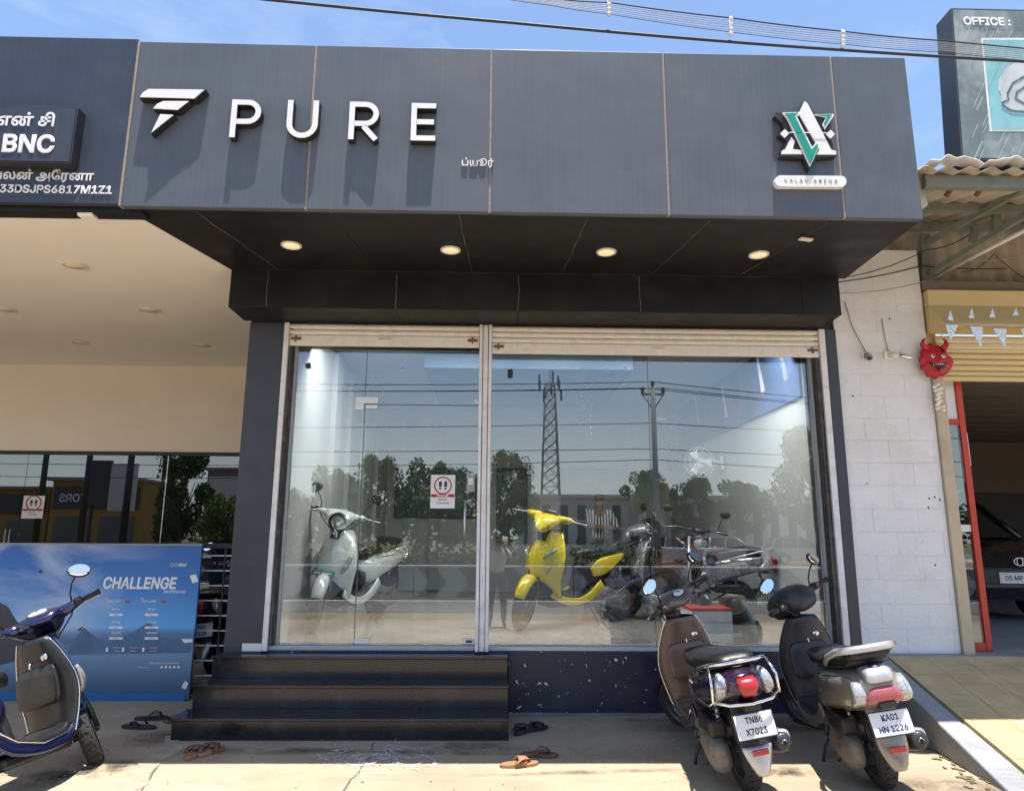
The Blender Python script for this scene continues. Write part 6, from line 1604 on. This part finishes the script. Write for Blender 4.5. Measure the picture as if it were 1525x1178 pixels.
def head_detail(t, c, s, fy_, mat_hair, long=False):
    c = Vector(c)
    B().ball(c+Vector((0, -fy_*.012*s, .025*s)), .088*s, .104*s, .098*s, 16, 10).build('hair', mat_hair, t)
    b = B()
    for q in (-1, 1): b.ball(c+Vector((q*.032*s, fy_*.092*s, -.005*s)), .011*s, .006*s, .007*s, 8, 5)
    b.build('eye', m_textblack, t)
    B().ball(c+Vector((0, fy_*.102*s, -.030*s)), .013*s, .016*s, .022*s, 8, 6).build('nose', m_skin, t)
    B().ball(c+Vector((0, fy_*.090*s, -.062*s)), .024*s, .008*s, .007*s, 8, 5).build('mouth', M('lips', (.25, .07, .06), .5), t)
    b = B()
    for q in (-1, 1): b.ball(c+Vector((q*.086*s, 0, -.015*s)), .010*s, .018*s, .028*s, 8, 5)
    b.build('ear', m_skin, t)
head_detail(ph, (0, -.325, 1.475), .92, 1, m_hair)
hands(ph, J, None, m_skin)
tag(B().box(-.045, -6.245, 1.36+zf+.0, .125, -6.235, 1.445+zf).build('phone', m_black, bevel=.003), 'black phone held up sideways by the photographer mirrored in the glass', 'phone')
# the woman inside
m_strip = bpy.data.materials.new('striped_cloth'); m_strip.use_nodes = True
n = m_strip.node_tree.nodes; l = m_strip.node_tree.links
tc = n.new('ShaderNodeTexCoord'); wv = n.new('ShaderNodeTexWave'); wv.inputs['Scale'].default_value = 7; wv.inputs['Distortion'].default_value = 1.2; wv.bands_direction = 'X'
rp_ = n.new('ShaderNodeValToRGB'); rp_.color_ramp.elements[0].position = .45; rp_.color_ramp.elements[1].position = .55; rp_.color_ramp.elements[0].color = (.02, .02, .025, 1); rp_.color_ramp.elements[1].color = (.7, .7, .7, 1)
l.new(tc.outputs['Object'], wv.inputs[0]); l.new(wv.outputs['Fac'], rp_.inputs[0]); l.new(rp_.outputs[0], n['Principled BSDF'].inputs['Base Color'])
n['Principled BSDF'].inputs['Roughness'].default_value = .8
wx = PY(893, 760, 4.9).x
J, E_, rd = human(1.60, (.22, -.30, 1.05), (.36, -.26, 1.02), (-.20, -.14, 1.08), (.27, -.04, 1.05), y=0, foot=-.12)
sh = dict(rd)
for k in ('chest', 'spine', 'pelvis'): sh[k] = tuple(a*1.16 for a in sh[k])
for k in ('sl', 'sr', 'el', 'er'): sh[k] *= 1.3
tk = dict(rd)
for k in ('hl', 'hr', 'kl', 'kr', 'al', 'ar'): tk[k] = tk[k]*1.3
wm = figure('person', 'woman in black and white striped top standing at the desk inside', J, E_, rd, dict(skin=m_skin), (wx, 4.9, FZ),
    [('striped_top', ['pelvis', 'spine', 'chest', 'sl', 'el', 'sr', 'er'], [('pelvis', 'spine'), ('spine', 'chest'), ('chest', 'sl'), ('sl', 'el'), ('chest', 'sr'), ('sr', 'er')], sh, m_strip, 'pelvis'),
     ('trousers', ['pelvis', 'hl', 'kl', 'al', 'hr', 'kr', 'ar'], [('pelvis', 'hl'), ('hl', 'kl'), ('kl', 'al'), ('pelvis', 'hr'), ('hr', 'kr'), ('kr', 'ar')], tk, m_trou, 'pelvis')])
head_detail(wm, (0, .012, 1.475), .92, -1, m_hair); hands(wm, J, None, m_skin)
B().loft([(0, 0, 1.50, .09, .05), (.0, 0, 1.40, .10, .045), (0, 0, 1.25, .08, .03), (0, 0, 1.1, .04, .02)], 14, 3, 2.2).build('long_hair', m_hair, wm).location = (0, .085, 0)

# ================================================================ INTERIOR FURNISHINGS
m_wood = M('dark_wood', (.10, .055, .035), .4, 0, .2, 5)
dk = thing('desk', 'dark desk beside the woman in the striped top', 'desk', (2.25, 4.9, FZ))
B().box(-.55, -.3, .70, .55, .3, .74).build('top', m_wood, dk, bevel=.004)
for s in (-1, 1): B().box(s*.52-.02, -.28, 0, s*.52+.02, .28, .698).build('side_panel', m_wood, dk)
B().box(-.49, -.27, .25, .49, -.25, .698).build('front_panel', m_wood, dk)
oc = thing('office_chair', 'black mesh office chair behind the desk', 'chair', (2.55, 5.5, FZ))
B().ball((0, -.05, .50), .26, .26, .05).build('seat', m_black, oc); B().ball((0, .20, .92), .27, .05, .32, 20, 12).build('backrest', m_black, oc)
B().cyl((0, 0, .1), (0, 0, .47), .03).build('column', m_metal, oc)
b = B()
for k in range(5): a = k*1.2566; b.tube([(0, 0, .1), (.28*math.cos(a), .28*math.sin(a), .06)], .018, 6); b.ball((.28*math.cos(a), .28*math.sin(a), .03), .03, .03, .03, 8, 6)
b.build('base', m_metal, oc)
m_leafp = M('plant_leaf', (.05, .13, .03), .45, 0, .3, 20)
for j, (x, y, s, lab) in enumerate(((1.35, 4.0, 1.0, 'leafy potted plant on the floor behind the yellow scooter'), (1.80, 3.9, 1.2, 'larger potted plant nearer the desk'))):
    pp_ = thing('potted_plant', lab, 'plant', (x, y, FZ), j)
    B().lathe([(0, 0), (.10*s, 0), (.13*s, .22*s), (.14*s, .24*s), (.12*s, .24*s), (.11*s, .20*s), (0, .20*s)], (0, 0, 0), 'z', 20).build('pot', M('pot_clay', (.30, .12, .06), .7), pp_)
    rr = random.Random(40+j)
    for k in range(26):
        a = rr.uniform(0, 6.28); l_ = rr.uniform(.25, .45)*s; tl_ = rr.uniform(.3, 1.1)
        P = [Vector((l_*q*math.cos(a)*tl_, l_*q*math.sin(a)*tl_, (.2+l_*q*1.5-l_*q*q*.7*tl_)*1.0)) for q in (0, .35, .7, 1)]
        b = B(); sd = Vector((-math.sin(a), math.cos(a), 0)); w = [.006, .028*s, .024*s, .002]
        b.add([P[i]+sd*w[i] for i in range(4)]+[P[i]-sd*w[i] for i in range(4)], [(i, i+1, 5+i, 4+i) for i in range(3)], True); b.build('leaf', m_leafp, pp_)
# low white display box with red rim
bx = PZ(1090, 955, FZ); dbx = thing('display_box', 'low white display box with a red rim on the showroom floor', 'display box', (bx.x, 1.05, FZ))
B().box(-.20, -.02, 0, .20, .42, .10).build('drawer', m_white, dbx, bevel=.004); B().box(-.20, -.02, .104, .20, .42, .205).build('drawer', m_white, dbx, bevel=.004)
B().box(-.205, -.025, .208, .205, .425, .235).build('rim', m_redf, dbx, bevel=.004)
# wall fans
def fan(px, py, Y, r, label, mat):
    p = PY(px, py, Y); t = thing('wall_fan', label, 'fan', (3.05, Y, p.z))
    b = B().tube([(0, 0, .0), (-.18, 0, .06), (-.28, -.03, .02)], .018, 8); b.box(-.01, -.05, -.08, .0, .05, .10); b.build('bracket', mat, t)
    c = Vector((-.34, -.10, 0)); b = B()
    for k in range(26):
        a = 2*math.pi*k/26; b.tube([c+Vector((.0, -.05, 0))+Vector((.02*math.cos(a), 0, .02*math.sin(a))), c+Vector((r*math.cos(a), 0, r*math.sin(a))), c+Vector((.03*math.cos(a), .06, .03*math.sin(a)))], .0025, 4)
    for q in (.35, .7, 1): b.tube([c+Vector((r*q*math.cos(k*.314), -.05*(1-q), r*q*math.sin(k*.314))) for k in range(20)], .003, 4, closed=True)
    b.build('cage', mat, t)
    for k in range(3):
        a = k*2.094; b = B(); b.add([c+Vector((.03*math.cos(a-.3), -.01, .03*math.sin(a-.3))), c+Vector((r*.85*math.cos(a-.35), -.02, r*.85*math.sin(a-.35))), c+Vector((r*.9*math.cos(a+.35), .02, r*.9*math.sin(a+.35))), c+Vector((.03*math.cos(a+.3), .01, .03*math.sin(a+.3)))], [(0, 1, 2, 3)]); b.build('blade', mat, t, solid=.004)
    B().ball(c+Vector((.02, .08, 0)), .06, .09, .06).build('motor', mat, t)
fan(1022, 682, 4.9, .22, 'grey wall fan under the far end of the blue mural', m_grey)
fan(1090, 690, 3.3, .20, 'white wall fan nearer the glass under the blue mural', m_white)
# strings of fairy beads hanging behind the glass
b = B(); rr = random.Random(3)
for px, yb_ in ((868, 640), (880, 660), (905, 590), (930, 580), (560, 575), (570, 600), (598, 560)):
    y = 548
    while y < yb_: p = PY(px+rr.uniform(-1.5, 1.5), y, .35); b.ball(p, .008, .008, .012, 6, 4); y += 7
tag(b.build('bead_strings', m_lens), 'clear bead strings hanging inside the tops of both windows', 'decoration')
# camera / lock hanging at top left of glass
for px, py, lab in ((459, 545, 'small black door sensor at the top left corner of the glass'), (760, 554, 'small black padlock hanging from the wide shutter')):
    p = PY(px, py, .03); tag(B().obox((p.x, p.y, p.z), (1, 0, .2), (0, 1, 0), (-.2, 0, 1), .022, .02, .022).build('padlock', m_black, bevel=.004), lab, 'lock')
B_=PY(701, 722, GY-.001)
t = thing('small_sticker', 'small faded sticker on the door glass next to the guide rail', 'sticker', (B_.x, GY-.001, B_.z-.06))
B().box(-.035, -.0012, 0, .035, 0, .15).build('paper', m_iw2, t); B().box(-.02, -.0022, .06, .02, -.0014, .12).build('print', m_textwhite, t)

# ================================================================ FOOTWEAR ON THE GROUND
def slipper(par, x, y, a, mat, strap, L=.26, style='thong', flip=1):
    b = B(); c, s_ = math.cos(a), math.sin(a); out = []
    n = 22
    def outline(k, sc_=1):
        th = 2*math.pi*k/n; px_ = math.cos(th)*L/2; w = .048*(1+.16*math.cos(th))*(1-.18*math.exp(-((math.cos(th)+.05)/.35)**2))
        return Vector((px_*sc_, math.sin(th)*w*sc_+.006*flip*math.cos(th), 0))
    def tfm(v): return Vector((x+v.x*c-v.y*s_, y+v.x*s_+v.y*c, v.z))
    vs = [tfm(outline(k)+Vector((0, 0, z))) for z in (0, .016) for k in range(n)]+[tfm(outline(k, .93)+Vector((0, 0, .021))) for k in range(n)]
    fs = [tuple(range(n))[::-1], tuple(range(2*n, 3*n))]+[(j*n+k, j*n+(k+1) % n, (j+1)*n+(k+1) % n, (j+1)*n+k) for j in range(2) for k in range(n)]
    b.add(vs, fs); so = b.build('sole', mat, par)
    for q in (-1, 1):
        P = [Vector((.075, 0, .022)), Vector((.05, q*.022, .048)), Vector((.0, q*.046, .050)), Vector((-.035, q*.050, .018))]
        bb_ = B(); W = [.006, .011, .014, .012]; nrm = Vector((0, 0, 1))
        vs = []
        for i, p in enumerate(P):
            d = (P[min(i+1, 3)]-P[max(i-1, 0)]).normalized(); sd = Vector((-d.y, d.x, 0)).normalized() if abs(d.x)+abs(d.y) > .01 else Vector((0, 1, 0))
            vs += [tfm(p+sd*W[i]), tfm(p-sd*W[i])]
        bb_.add(vs, [(2*i, 2*i+1, 2*i+3, 2*i+2) for i in range(3)], True); bb_.build('strap', strap, par, solid=.004)
    if style == 'cross':
        bb_ = B(); bb_.grid(lambda u, v: tfm(Vector((-.01+.05*u, (2*v-1)*.05, .02+.034*math.sin(math.pi*v)))), 3, 10); bb_.build('strap', strap, par, solid=.004)
m_tan = M('tan_leather', (.34, .17, .085), .6, 0, .15, 40, bump=.3); m_tan2 = M('brown_leather', (.14, .065, .035), .6, 0, .15, 40); m_blksh = M('black_rubber_sole', (.02, .02, .021), .7, 0, .2, 40)
def shoe(px, py, ang, mat, strap, label, group, style='thong', flip=1, L=.25, lift=0):
    p = PG(px, py); t = thing('sandal', label, 'sandal', (p.x, p.y, p.z+.001+lift), 0, group); slipper(t, 0, 0, R(ang), mat, strap, L, style, flip); return t
shoe(290, 1124, 82, m_tan, m_tan2, 'tan sandal with brown strap left of its pair, before the steps', 'tan sandals before the steps', 'cross', 1, .24)
shoe(314, 1120, 74, m_tan, m_tan2, 'tan sandal with brown strap right of its pair, before the steps', 'tan sandals before the steps', 'cross', -1, .24)
shoe(207, 1084, 168, m_blksh, m_blksh, 'black slipper lying in front of its pair near the poster board', 'black slippers near the poster board', 'thong', 1, .28)
shoe(226, 1071, 8, m_blksh, m_blksh, 'black slipper lying behind its pair near the poster board', 'black slippers near the poster board', 'thong', -1, .26)
shoe(778, 1090, 60, m_blksh, m_blksh, 'black sandal nearer the steps, under the plinth', 'black sandals under the plinth', 'cross', 1, .23)
shoe(798, 1087, 40, m_blksh, m_blksh, 'black sandal farther from the steps, under the plinth', 'black sandals under the plinth', 'cross', -1, .23)
shoe(773, 1140, 12, m_tan, m_tan, 'orange tan slipper half in the sunlight', 'tan and brown slippers before the plinth', 'cross', 1, .26)
shoe(803, 1126, -4, m_tan2, m_tan2, 'dark brown slipper lying behind the orange tan one', 'tan and brown slippers before the plinth', 'thong', -1, .25)
shoe(262, 1076, 160, m_tan2, m_tan2, 'brown slipper tucked beside the lowest step', None, 'thong', 1, .22)
